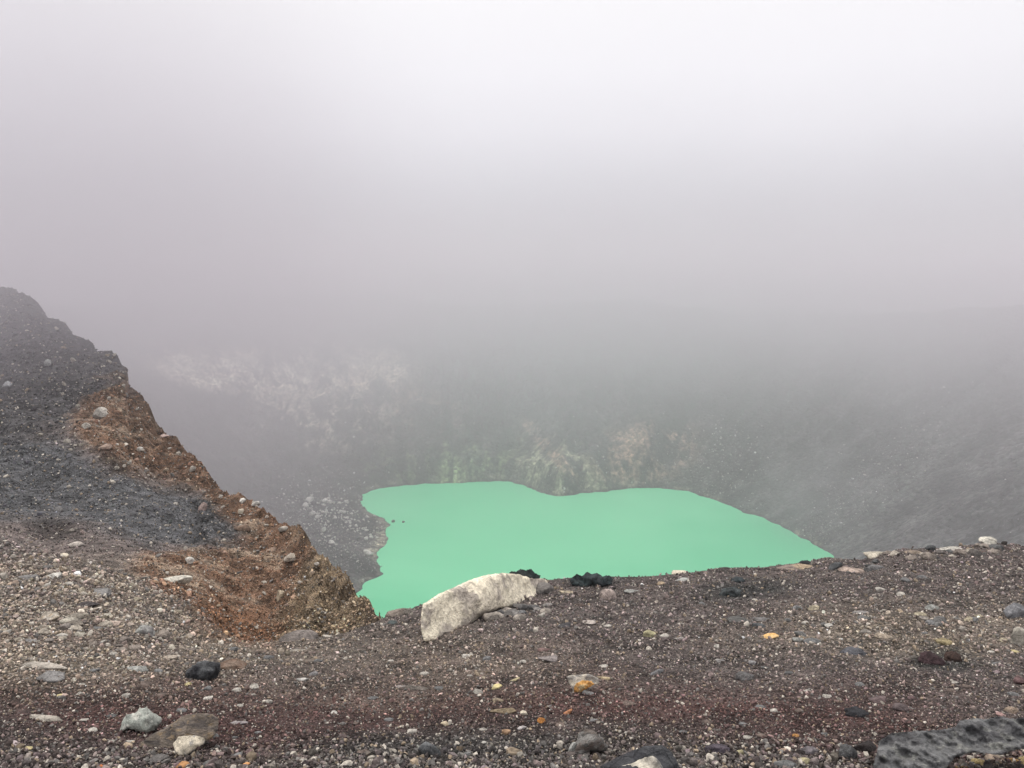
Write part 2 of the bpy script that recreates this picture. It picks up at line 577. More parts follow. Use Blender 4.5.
m1 = np.clip(ell(cpx, cpy, 190, 366, 52, 17, 0.3) + ell(cpx, cpy, 262, 372, 60, 22, 0.15) + ell(cpx, cpy, 345, 366, 60, 24, 0.1), 0, 1)
cc = patch(cc, m1, pale * 1.5, -0.35, 0.12)
cc = patch(cc, ell(cpx, cpy, 325, 415, 60, 32, 0.1) * 0.9, pale * 1.1, -0.02, 0.3, 2.5)
cc = patch(cc, ell(cpx, cpy, 455, 465, 90, 22, 0.0) * 0.7, moss * 0.8, 0.0, 0.4, 3.0)
cc = patch(cc, ell(cpx, cpy, 452, 475, 14, 16, 0.0), moss, -0.4, 0.1)
cc = patch(cc, ell(cpx, cpy, 560, 470, 44, 30, 0.7), (pale + moss) * 0.42, -0.2, 0.3)
cc = patch(cc, ell(cpx, cpy, 552, 452, 42, 6, 0.85), rust * 1.2, -0.4, 0.2)
cc = patch(cc, ell(cpx, cpy, 645, 452, 48, 28, -0.2), rust * 1.25, -0.15, 0.3)
cc = patch(cc, ell(cpx, cpy, 400, 400, 60, 20, 0.3) * 0.5, rust, 0.0, 0.4)
# bare grey scree, shaded smoother, with dark runs on the right
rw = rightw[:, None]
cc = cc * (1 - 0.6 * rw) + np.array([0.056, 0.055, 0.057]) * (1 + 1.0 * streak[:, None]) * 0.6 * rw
bl = ell(cpx, cpy, 880, 500, 130, 22, -0.75, 0.8)[:, None]
cc = cc * (1 - 0.5 * bl) + np.array([0.085, 0.088, 0.085]) * 0.5 * bl
# pale salt line along the left shore
sl = (1 - sm(d, 2, 7)) * sm(d, -0.5, 0.6) * ell(cpx, cpy, 382, 530, 22, 26, 0, 0.4)
cc = patch(cc, sl, np.array([0.42, 0.38, 0.30]), -0.5, 0.0)
ring = (1 - sm(d, 1.2, 3.0)) * sm(d, 0.2, 0.8) * sm(fbm(CP3 / 7, 3, 311), -0.15, 0.25)
cc = patch(cc, ring * 0.6, np.array([0.30, 0.29, 0.22]), -0.6, 0.0)
wet = ((1 - sm(d, 0.2, 1.1)) * (d > -1))[:, None]
cc = cc * (1 - 0.4 * wet)
lfw = (leftw * (1 - sm(dp, 50, 80)))[:, None]
cc = cc * (1 - 0.35 * lfw)
cc = np.clip(cc, 0.01, 0.7)
cr_m = ground_mat('crater_rock', (0.07, 0.55, 0.5), 1.6, contrast=0.55)
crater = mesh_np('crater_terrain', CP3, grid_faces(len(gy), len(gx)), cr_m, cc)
tag(crater, kind='structure')
cr_faces = grid_faces(len(gy), len(gx))
vis = (cpy > 250) & (cpy < 800) & (cpx > -300) & (cpx < 1300) & (cdp > 50)
crater_bvh = BVHTree.FromPolygons([tuple(v) for v in CP3], cr_faces[vis[cr_faces].all(1)].tolist())

# lake: outline a little wider than the shore so it always runs into the ground
lm, nt, b = mat('turquoise_lake')
tcn = nt.nodes.new('ShaderNodeTexCoord').outputs['Object']
ln = noise(nt, tcn, 0.006, 4, 0.6, 0.8)
lcol = mixc(nt, mrange(nt, ln, 0.35, 0.65), (0.095, 0.555, 0.285), (0.165, 0.645, 0.355))
# whitish bubbling patch (a gas vent in the lake bed) 
px_, pz_ = ray(713, 539)
vx, vy = px_ * LZ / pz_, LZ / pz_
vd = nt.nodes.new('ShaderNodeVectorMath')
vd.operation = 'DISTANCE'
mpn = nt.nodes.new('ShaderNodeMapping')
mpn.inputs['Scale'].default_value = (1, 0.75, 1)
nt.links.new(tcn, mpn.inputs[0])
nt.links.new(mpn.outputs[0], vd.inputs[0])
vd.inputs[1].default_value = (vx, vy * 0.75, 0)
vn_ = math_(nt, 'ADD', vd.outputs['Value'], math_(nt, 'MULTIPLY', noise(nt, tcn, 0.25, 3), 6.0))
lcol = mixc(nt, math_(nt, 'MULTIPLY', mrange(nt, vn_, 4.0, 8.5, 1.0, 0.0), 0.6), lcol, (0.45, 0.78, 0.6))
nt.links.new(lcol, b.inputs['Base Color'])
b.inputs['Roughness'].default_value = 0.38
b.inputs['IOR'].default_value = 1.33
b.inputs['Specular IOR Level'].default_value = 0.35
bp = nt.nodes.new('ShaderNodeBump')
bp.inputs['Strength'].default_value = 0.35
bp.inputs['Distance'].default_value = 0.12
nt.links.new(noise(nt, tcn, 0.9, 3), bp.inputs['Height'])
nt.links.new(bp.outputs[0], b.inputs['Normal'])
cenl = sh.mean(0)
out = []
for k in range(len(sh)):
    e = sh[(k + 1) % len(sh)] - sh[k - 1]
    nrm = np.array([-e[1], e[0]])
    nrm /= np.linalg.norm(nrm)
    if (nrm @ (sh[k] - cenl)) < 0 and abs(nrm @ (sh[k] - cenl)) > 20:
        nrm = -nrm
    out.append(sh[k] + nrm * 3.0 * (1 if True else -1))
res = delaunay_2d_cdt([Vector(p) for p in out], [], [list(range(len(out)))], 1, 1e-4)
lv = np.array([(v.x, v.y, LZ) for v in res[0]])
lf = np.array([f for f in res[2] if len(f) == 3])
e1, e2 = lv[lf[:, 1]] - lv[lf[:, 0]], lv[lf[:, 2]] - lv[lf[:, 0]]
fl_ = np.cross(e1, e2)[:, 2] < 0
lf[fl_] = lf[fl_][:, ::-1]
lake = mesh_np('lake_water', lv, lf, lm, smooth=False)
tag(lake, kind='structure')

# ------------------------------------------------------------------ stone shapes
import bmesh


def ico(sub):
    bm = bmesh.new()
    bmesh.ops.create_icosphere(bm, subdivisions=sub, radius=1)
    v = np.array([x.co[:] for x in bm.verts])
    f = np.array([[q.index for q in x.verts] for x in bm.faces])
    bm.free()
    return v, f


ICO = {k: ico(k) for k in (1, 2, 3, 4, 5)}


def shape(v, r, planes=12, soft=14.0, lo=0.62, hi=1.0):
    nrm = r.normal(size=(planes, 3))
    nrm /= np.linalg.norm(nrm, axis=1)[:, None]
    off = r.uniform(lo, hi, planes)
    q = np.maximum(v @ nrm.T, 1e-3) / off
    q = np.concatenate([q, np.full((len(v), 1), 0.95)], 1)
    m = (q ** soft).sum(1) ** (1 / soft)
    return v / m[:, None]


def bake_stones(name, pos, size, col, m, sub=1, nshape=90, flat=(0.45, 0.85), sink=0.2, seed=3, tilt=0.7):
    r = np.random.default_rng(seed)
    v0, f0 = ICO[sub]
    shapes = np.array([shape(v0, r, 6, 30, 0.33, 1.0) for _ in range(nshape)])
    if sub == 1:
        shapes = shapes * r.uniform(0.6, 1.4, (nshape, len(v0), 1))
    else:
        shapes = shapes * r.uniform(0.86, 1.14, (nshape, len(v0), 1))
    n = len(pos)
    sc = np.stack([np.ones(n), r.uniform(0.6, 0.95, n), r.uniform(flat[0], flat[1], n)], -1) * size[:, None] * 0.5
    V = shapes[r.integers(0, nshape, n)] * sc[:, None, :]
    yaw = r.uniform(0, 2 * np.pi, n)
    t1, t2 = r.normal(0, tilt, n), r.normal(0, tilt, n)

    def R(ax, a):
        c, s = np.cos(a), np.sin(a)
        M = np.zeros((n, 3, 3))
        i, j = [(1, 2), (0, 2), (0, 1)][ax]
        M[:, ax, ax] = 1
        M[:, i, i] = c
        M[:, j, j] = c
        M[:, i, j] = -s
        M[:, j, i] = s
        return M
    M = R(0, t1) @ R(1, t2) @ R(2, yaw)
    V = np.einsum('nij,nkj->nki', M, V)
    V += (pos + np.stack([np.zeros(n), np.zeros(n), size * sc[:, 2] / size * (1 - sink * 2)], -1))[:, None, :]
    Fc = (f0[None] + (np.arange(n) * len(v0))[:, None, None]).reshape(-1, 3)
    return mesh_np(name, V.reshape(-1, 3), Fc, m, np.repeat(col, len(v0), 0), smooth=False)


def scatter(Pg, fidx, n, seed, wfun=None, margin=480, basew=0.02):
    """random points on a grid sheet, as dense as it shows"""
    r = np.random.default_rng(seed)
    V = Pg.reshape(-1, 3)
    q = fidx
    x, y, dd = proj(V)
    a = 0.5 * ((x[q[:, 2]] - x[q[:, 0]]) * (y[q[:, 3]] - y[q[:, 1]]) - (x[q[:, 3]] - x[q[:, 1]]) * (y[q[:, 2]] - y[q[:, 0]]))
    cx, cy, cd = x[q].mean(1), y[q].mean(1), dd[q].mean(1)
    # front facing quads have negative signed area here (rows run away from the camera, picture y runs down)
    w = np.clip(-a, 0, None) + basew * np.abs(a)
    w[(cx < -margin) | (cx > 1024 + margin) | (cy > 768 + margin) | (cy < 200) | (cd < 0.5)] = 0
    w = w * np.where((cx < -60) | (cx > 1084) | (cy > 790), 0.3, 1.0)
    if wfun is not None:
        w = w * wfun(cx, cy, V[q[:, 0]])
    w = w / w.sum()
    k = r.choice(len(q), n, p=w)
    u, v = r.random(n)[:, None], r.random(n)[:, None]
    p = (V[q[k, 0]] * (1 - u) + V[q[k, 1]] * u) * (1 - v) + (V[q[k, 3]] * (1 - u) + V[q[k, 2]] * u) * v
    return p, r


GF = grid_faces(nr, nc)


def tint(c, r, spread=0.35, pale=0.06, tan=0.05, bright=1.0):
    n = len(c)
    c = c * np.exp(r.normal(0, spread, n))[:, None] * bright
    c = c * (1 + r.normal(0, 0.03, (n, 3)))
    k = r.random(n)
    pal = np.stack([0.42 * np.ones(n), 0.38 * np.ones(n), 0.33 * np.ones(n)], -1) * r.uniform(0.6, 1.35, n)[:, None]
    ta = np.array([0.26, 0.205, 0.15]) * r.uniform(0.6, 1.3, n)[:, None]
    gr = np.array([0.150, 0.140, 0.132]) * r.uniform(0.6, 1.3, n)[:, None]
    c = np.where((k < pale)[:, None], pal, c)
    c = np.where(((k > pale) & (k < pale + tan))[:, None], ta, c)
    c = np.where(((k > pale + tan) & (k < pale + tan + 0.12))[:, None], gr, c)
    return np.clip(c, 0.01, 0.75)


st_m = stone_mat('loose_stone', 60)


def px_size(p, r, lo, hi, power):
    """stone size in metres from a size in picture points"""
    dd = proj(p)[2]
    u = r.random(len(p))
    s = (lo ** -power + u * (hi ** -power - lo ** -power)) ** (-1 / power)
    return s * dd / F


fore = lambda cx, cy, V: (V[:, 1] < 11.2) * (1 + 1.2 * (1 - sm(cx, 100, 350)) * (1 - sm(cy, 640, 700)))
fore2 = lambda cx, cy, V: fore(cx, cy, V) * (0.6 + 2.2 * (1 - sm(cx, 150, 330)) * (1 - sm(cy, 660, 700)) + 1.3 * ell(cx, cy, 880, 632, 160, 30, 0, 0.7) + 1.2 * sm(cy, 725, 760))
rid = lambda cx, cy, V: (V[:, 1] >= 11.0) * 1.0
for (nm, wf, n, lo, hi, pw, sub, seed, kw) in (
        ('gravel', fore, 270000, 1.6, 6.5, 2.3, 1, 1, dict(spread=0.62, pale=0.075, tan=0.07, bright=1.12)),
        ('pebbles', fore2, 8500, 4.0, 10, 3.0, 2, 2, dict(spread=0.5, pale=0.12, tan=0.08, bright=1.35)),
        ('ridge_gravel', rid, 40000, 1.4, 3.6, 2.4, 1, 4, dict(spread=0.55, pale=0.07, tan=0.04)),
        ('ridge_pebbles', rid, 2600, 2.4, 6.5, 2.6, 2, 5, dict(spread=0.35, pale=0.16, tan=0.10, bright=1.2))):
    p, r = scatter(PD, GF, n, seed, wf)
    x, y, dd = proj(p)
    s = px_size(p, r, lo, hi, pw)
    # coarser stones at the very front
    s = s * (0.85 + 0.75 * sm(y, 728, 765)) if nm in ('gravel', 'pebbles') else s
    c = tint(near_col(x, y, p), r, **kw)
    o = bake_stones(nm, p, s, c, st_m, sub=sub, seed=seed)
    tag(o, {'gravel': 'dark reddish grey volcanic gravel covering the near slope', 'pebbles': 'loose pebbles of mixed grey strewn over the near slope',
            'ridge_gravel': 'fine gravel on the brown and grey ridge beside the crater', 'ridge_pebbles': 'pale pebbles stuck in the brown ridge'}[nm], 'gravel' if 'gravel' in nm else 'pebbles', kind='stuff')

# scree on the crater slopes
def cr_w(cx, cy, V):
    w = ell(cx, cy, 335, 525, 60, 42, 0.5, 0.5) * 3.0
    w = w + ell(cx, cy, 860, 490, 110, 24, -0.72, 0.6) * 1.0 + ell(cx, cy, 720, 465, 40, 38, 0.4, 0.6) * 0.8 + 0.05 + 0.3 * ell(cx, cy, 610, 460, 90, 34)
    return w * (V[:, 2] > LZ + 0.3)


p, r = scatter(CP3, cr_faces, 9500, 8, cr_w, basew=0.0)
x, y, dd = proj(p)
s = px_size(p, r, 0.9, 4.2, 2.6)
cs = np.full((len(p), 3), 1.0) * np.array([0.22, 0.21, 0.195]) * np.exp(r.normal(0, 0.65, len(p)))[:, None]
o = bake_stones('scree_rubble', p, s, np.clip(cs, 0.03, 0.6), stone_mat('scree_stone', 0.8), sub=1, seed=8)
tag(o, 'fine pale rubble spread over the grey crater slopes above the lake', 'rubble', kind='stuff')


# ------------------------------------------------------------------ rocks (things)
CREAM = (0.62, 0.55, 0.44)
WHITE = (0.66, 0.63, 0.58)
PALE = (0.42, 0.38, 0.33)
GREY = (0.22, 0.21, 0.205)
LGREY = (0.34, 0.34, 0.32)
DGREY = (0.085, 0.088, 0.092)
BLACK = (0.030, 0.030, 0.034)
TAN = (0.34, 0.26, 0.18)
PINK = (0.40, 0.30, 0.27)
BROWN = (0.14, 0.085, 0.06)
MAROON = (0.060, 0.036, 0.040)
ORANGE = (0.48, 0.25, 0.09)
YELLOW = (0.55, 0.47, 0.26)
GREEN = (0.33, 0.36, 0.31)


def dark(c, k=0.6):
    return tuple(x * k for x in c)


def rock(px, py, w, h, c1, label, c2=None, c3=None, kind='angular', name='rock', cat='rock', rot=0.0, group=None, yaw=None, seed=None, bvh=near_bvh, sink=0.3, deep=0.8, streak=1.0):
    seed = seed if seed is not None else int(px * 7 + py * 13)
    r = np.random.default_rng(seed)
    g, nrm = hit(px, py + h * 0.28, bvh)
    if g is None:
        g, nrm = hit(px, py + h * 0.9 + 2, bvh)
    if g is None:
        return None
    dep = proj(np.array(g))[2]
    W = w * dep / F
    el_ = math.atan2(-g[2], math.hypot(g[0], g[1])) if g[2] < 0 else 0.02
    se = max(math.sin(el_), 0.02)
    deep = min(deep, 0.6 * h / w / se)
    Hh = max(0.25 * h, (1.1 * h - deep * w * se)) * dep / F
    sub = 5 if w > 40 else 4 if w > 17 else 3 if w > 7 else 2
    v, f = ICO[sub]
    if kind == 'lava':
        v = shape(v, r, 8, 6, 0.7, 1.0)
        v = v * (1 + 0.32 * fbm(v * 2.2 + seed, 4, seed)[:, None] + 0.20 * fbm(v * 5.5 + seed, 4, seed + 5, 0.7)[:, None])
    elif kind == 'round':
        v = shape(v, r, 8, 16, 0.5, 1.0)
        v = v * (1 + 0.16 * fbm(v * 2.4 + seed, 5, seed, 0.7)[:, None])
    else:
        v = shape(v, r, 9 if kind == 'angular' else 8, 60, 0.38, 1.0)
        v = v * (1 + 0.07 * fbm(v * 2.2 + seed, 2, seed)[:, None] + 0.07 * fbm(v * 7 + seed, 4, seed + 2, 0.7)[:, None])
    ext = v.max(0) - v.min(0)
    v = (v - (v.max(0) + v.min(0)) / 2) / ext
    v = v * np.array([W, W * deep, Hh * 1.25])
    c_, s_ = math.cos(rot), math.sin(rot)
    v = v @ np.array([[c_, 0, s_], [0, 1, 0], [-s_, 0, c_]])
    ya = yaw if yaw is not None else r.uniform(-0.3, 0.3)
    c_, s_ = math.cos(ya), math.sin(ya)
    v = v @ np.array([[c_, s_, 0], [-s_, c_, 0], [0, 0, 1]])
    # slope of the ground
    o = mesh_np(name, v, f, rock_mat(c1, c2 or dark(c1), c3, max(W, 0.02) if W < 0.6 else round(W, 1), 0.5, 0.5, streak), smooth=(kind != 'angular' or w > 17))
    o.location = (g[0], g[1], g[2] + Hh * (0.5 - sink) * 1.0)
    tag(o, label, cat, group)
    return o


def outline_rock(name, pts, base_px, normal, thick, mt, label, cat='rock', seed=1, bulge=0.5, step=2.0, rough=0.02, round_=0.2, base2=None):
    """a boulder whose silhouette follows pts, on a plane through the ground at base_px, bulging to the camera and as thick behind"""
    g, _ = hit(*base_px)
    g = np.array(g)
    nrm = np.array(normal, float)
    if base2 is not None:
        g2, _ = hit(*base2)
        nrm = np.cross(np.array(g2) - g, nrm)
        if nrm[1] > 0:
            nrm = -nrm
    nrm /= np.linalg.norm(nrm)
    poly = np.array(pts, float)

    def onplane(x, y):
        a, z_ = ray(x, y)
        dv = np.stack([a, np.ones_like(a), z_], -1)
        t = (g @ nrm) / (dv @ nrm)
        return dv * t[..., None]
    # densify the outline with a bit of jag
    r = np.random.default_rng(seed)
    ed = []
    for k in range(len(poly)):
        a, b_ = poly[k], poly[(k + 1) % len(poly)]
        m_ = max(2, int(np.linalg.norm(b_ - a) / step))
        for t in range(m_):
            ed.append(a + (b_ - a) * t / m_ + r.normal(0, 0.28, 2))
    ed = np.array(ed)
    x0, y0 = ed.min(0)
    x1, y1 = ed.max(0)
    ix, iy = np.meshgrid(np.arange(x0 + step / 2, x1, step), np.arange(y0 + step / 2, y1, step))
    q = np.stack([ix.ravel(), iy.ravel()], -1) + r.normal(0, step * 0.12, (ix.size, 2))
    ins = np.zeros(len(q), bool)
    dist = np.full(len(q), 1e9)
    for k in range(len(ed)):
        a, b_ = ed[k], ed[(k + 1) % len(ed)]
        cnd_ = (a[1] > q[:, 1]) != (b_[1] > q[:, 1])
        xi = a[0] + (q[:, 1] - a[1]) / (b_[1] - a[1] + 1e-12) * (b_[0] - a[0])
        ins ^= cnd_ & (q[:, 0] < xi)
        ab = b_ - a
        t = np.clip(((q - a) @ ab) / (ab @ ab + 1e-9), 0, 1)
        dist = np.minimum(dist, np.linalg.norm(q - (a + t[:, None] * ab), axis=1))
    keep = ins & (dist > step * 0.55)
    q, dist = q[keep], dist[keep]
    allp = np.concatenate([ed, q])
    dd_ = np.concatenate([np.zeros(len(ed)), dist])
    res = delaunay_2d_cdt([Vector(p_) for p_ in allp], [], [list(range(len(ed)))], 1, 1e-5)
    v2 = np.array([(v.x, v.y) for v in res[0]])
    orig = [o_[0] for o_ in res[3]]
    dd_ = dd_[orig]
    f = np.array([t_ for t_ in res[2] if len(t_) == 3])
    P3 = onplane(v2[:, 0], v2[:, 1])
    mx = dd_.max()
    prof = np.sqrt(np.clip(1 - (1 - np.clip(dd_ / (mx * round_ * 2), 0, 1)) ** 2, 0, 1))
    nz = fbm(P3 * (1.2 / thick) + seed, 5, seed)
    stp = np.abs(fbm(P3 * np.array([2.5, 2.5, 6]) / (thick * 4) + seed, 3, seed + 3))
    cc_ = (v2 - v2.mean(0)) / mx
    fac = np.full(nv0, 1.25) if False else np.full(len(v2), 1.25)
    for _k in range(11):
        an_ = r.uniform(0, 2 * np.pi)
        g_ = r.uniform(0.3, 1.1)
        fac = np.minimum(fac, r.uniform(0.9, 1.5) + g_ * (cc_[:, 0] * math.cos(an_) + cc_[:, 1] * math.sin(an_)))
    fac = np.clip(fac, 0.15, None)
    vdir = P3.mean(0) / np.linalg.norm(P3.mean(0))
    front = P3 - vdir * (prof * (bulge * thick * (0.9 * fac + 0.2 * nz - 0.25 * stp) + rough * fbm(P3 * 9 / thick * 0.25, 4, seed + 9)))[:, None]
    back = P3 + vdir * (prof * thick)[:, None]
    nv = len(P3)
    bnd = np.array([i for i in range(nv) if dd_[i] == 0])
    remap = np.arange(nv) + nv
    remap[bnd] = bnd
    V = np.concatenate([front, back])
    Fa = np.concatenate([f, remap[f][:, ::-1]])
    ctr = V.mean(0)
    o = mesh_np(name, V - ctr, Fa, mt, smooth=True)
    o.location = ctr
    # outward normals
    bm = bmesh.new()
    bm.from_mesh(o.data)
    bmesh.ops.recalc_face_normals(bm, faces=bm.faces)
    loose = [v_ for v_ in bm.verts if not v_.link_faces]
    bmesh.ops.delete(bm, geom=loose, context='VERTS')
    bm.to_mesh(o.data)
    bm.free()
    tag(o, label, cat)
    return o


# the big bleached boulder on the lip
outline_rock('boulder', [(424, 641), (421, 630), (421, 618), (423, 604), (430, 600), (440, 593), (455, 587), (470, 580), (486, 575), (502, 573), (518, 574), (534, 579),
                         (545, 578), (551, 587), (549, 600), (536, 604), (520, 606), (500, 608), (488, 613), (478, 618), (466, 627), (455, 633), (445, 637), (436, 641)],
             (432, 641), (0, 0.72, 0.7), 0.30,
             rock_mat((0.90, 0.81, 0.64), (0.80, 0.71, 0.57), (0.48, 0.42, 0.36), 1.2, 0.55, 0.3, 1.3, 0.5),
             'large bleached cream boulder leaning on the rim before the green lake, with grey patches', 'boulder', seed=5, bulge=0.8, rough=0.03, round_=0.13, base2=(548, 592))
outline_rock('lava_rock', [(572, 585), (569, 580), (573, 577), (577, 574), (582, 576), (587, 572), (592, 574), (597, 573), (602, 576), (609, 575), (613, 579), (612, 584), (600, 587), (585, 588)],
             (590, 586), (0, -0.7, 0.7), 0.12, rock_mat((0.034, 0.048, 0.050), (0.02, 0.025, 0.028), None, 0.12, 0.5, 0.9),
             'dark blue-green cinder mound on the rim right of bleached boulder', 'lava rock', seed=31, bulge=0.7, rough=0.05, round_=0.3, step=1.2)
outline_rock('lava_rock', [(507, 577), (511, 571), (516, 572), (520, 569), (526, 570), (531, 569), (535, 573), (541, 576), (538, 582), (520, 582)],
             (524, 584), (0, -0.8, 0.5), 0.12, rock_mat((0.030, 0.040, 0.040), (0.018, 0.02, 0.02), None, 0.12, 0.5, 0.9),
             'ragged black lava lump behind the top of the large bleached boulder', 'lava rock', seed=32, bulge=0.7, rough=0.05, round_=0.3, step=1.2)
# brown layered slab low in the picture and its neighbours
outline_rock('rock', [(137, 751), (141, 742), (152, 734), (165, 728), (174, 722), (184, 715), (200, 713), (212, 714), (219, 719), (218, 730), (213, 738), (200, 745),
                      (185, 748), (170, 752), (152, 754)], (180, 748), (-0.2, -0.72, 0.6), 0.10,
             rock_mat((0.20, 0.165, 0.135), (0.10, 0.085, 0.078), (0.27, 0.20, 0.13), 0.16, 0.5, 0.5, 3.0),
             'brown layered slab sloping down behind a cream-topped rock and beside a grey-green one', seed=8, bulge=0.35, rough=0.012, round_=0.1)
outline_rock('rock', [(173, 744), (179, 736), (192, 735), (206, 738), (204, 744), (196, 748), (188, 755), (180, 756), (175, 751)], (190, 757), (-0.1, -0.7, 0.7), 0.07,
             rock_mat(CREAM, dark(CREAM, 0.8), (0.25, 0.235, 0.22), 0.11, 0.5, 0.3), 'small rock with a smooth cream top and grey underside, leaning on the brown layered slab', seed=9, bulge=0.4, round_=0.12)
outline_rock('rock', [(119, 733), (122, 722), (126, 715), (135, 713), (139, 709), (146, 707), (152, 712), (161, 717), (162, 722), (155, 730), (146, 733), (138, 731), (128, 728)],
             (140, 734), (0, -0.8, 0.55), 0.10, rock_mat((0.36, 0.38, 0.34), (0.27, 0.28, 0.255), (0.50, 0.49, 0.44), 0.13, 0.5, 0.4),
             'pale grey-green angular rock sitting just above the brown layered slab', seed=10, bulge=0.5, round_=0.14)
# lava outcrop in the lower right
outline_rock('lava_outcrop', [(868, 830), (870, 790), (873, 766), (877, 752), (879, 741), (892, 733), (915, 731), (938, 730), (955, 727), (960, 721), (972, 718), (985, 719), (1000, 716), (1012, 719),
                              (1030, 716), (1060, 722), (1085, 745), (1050, 752), (1020, 749), (1000, 755), (975, 752), (955, 757), (945, 770), (940, 800), (930, 830)], (960, 800), (0.02, -0.33, 0.94), 0.10,
             rock_mat((0.15, 0.15, 0.152), (0.085, 0.084, 0.088), (0.19, 0.19, 0.18), 0.2, 0.5, 0.0, 1.6),
             'broad rough dark grey lava outcrop with fissures, cut off by the lower right corner', 'lava rock', seed=12, bulge=0.3, rough=0.07, round_=0.10, step=1.4)
outline_rock('lava_rock', [(596, 790), (600, 766), (612, 760), (628, 752), (646, 746), (662, 745), (672, 752), (680, 768), (684, 790)], (640, 785), (0.0, -0.6, 0.75), 0.12,
             rock_mat((0.060, 0.061, 0.066), (0.035, 0.035, 0.040), None, 0.18, 0.5, 0.7), 'blackish lava slab at the bottom edge, lying behind a cream rock', 'lava rock', seed=13, bulge=0.6)
outline_rock('rock', [(612, 790), (618, 767), (632, 763), (645, 757), (654, 756), (660, 762), (664, 770), (668, 790)], (640, 789), (0.0, -0.75, 0.6), 0.10,
             rock_mat((0.52, 0.48, 0.40), (0.40, 0.37, 0.32), (0.2, 0.2, 0.19), 0.16, 0.5, 0.4), 'cream pointed rock cut off by the bottom edge, before a blackish lava slab', seed=14)
outline_rock('rock', [(571, 756), (576, 742), (579, 733), (587, 729), (593, 730), (602, 738), (608, 747), (606, 752), (590, 752), (580, 758)], (590, 756), (0.0, -0.8, 0.5), 0.08,
             rock_mat((0.13, 0.105, 0.092), (0.20, 0.19, 0.18), (0.09, 0.085, 0.08), 0.12, 0.5, 0.5, 2.0), 'brown hump-shaped rock with a grey side, just above the bottom edge', seed=15, bulge=0.9)
orock = outline_rock('rock', [(566, 676), (572, 675), (590, 674), (598, 678), (599, 683), (590, 689), (580, 692), (573, 691), (570, 684)], (583, 692), (0.0, -0.75, 0.6), 0.06,
             rock_mat((0.36, 0.32, 0.28), (0.28, 0.26, 0.24), (0.45, 0.40, 0.33), 0.10, 0.47, 0.3), 'grey-shelled rock split open on a bright orange face, alone on the gravel', seed=16, bulge=0.4, step=1.5)
oface = outline_rock('broken_face', [(573, 688), (576, 682), (582, 679), (591, 680), (594, 683), (588, 687), (580, 691), (574, 691)], (583, 694), (0.0, -0.75, 0.6), 0.03,
             rock_mat((0.52, 0.28, 0.09), (0.46, 0.22, 0.07), (0.48, 0.36, 0.20), 0.08, 0.5, 0.4), 'bright orange broken face', seed=17, bulge=0.7, step=1.5)
del oface['category']
oface.parent = orock
oface.location = oface.location - orock.location + Vector((0, -0.035, 0.012))

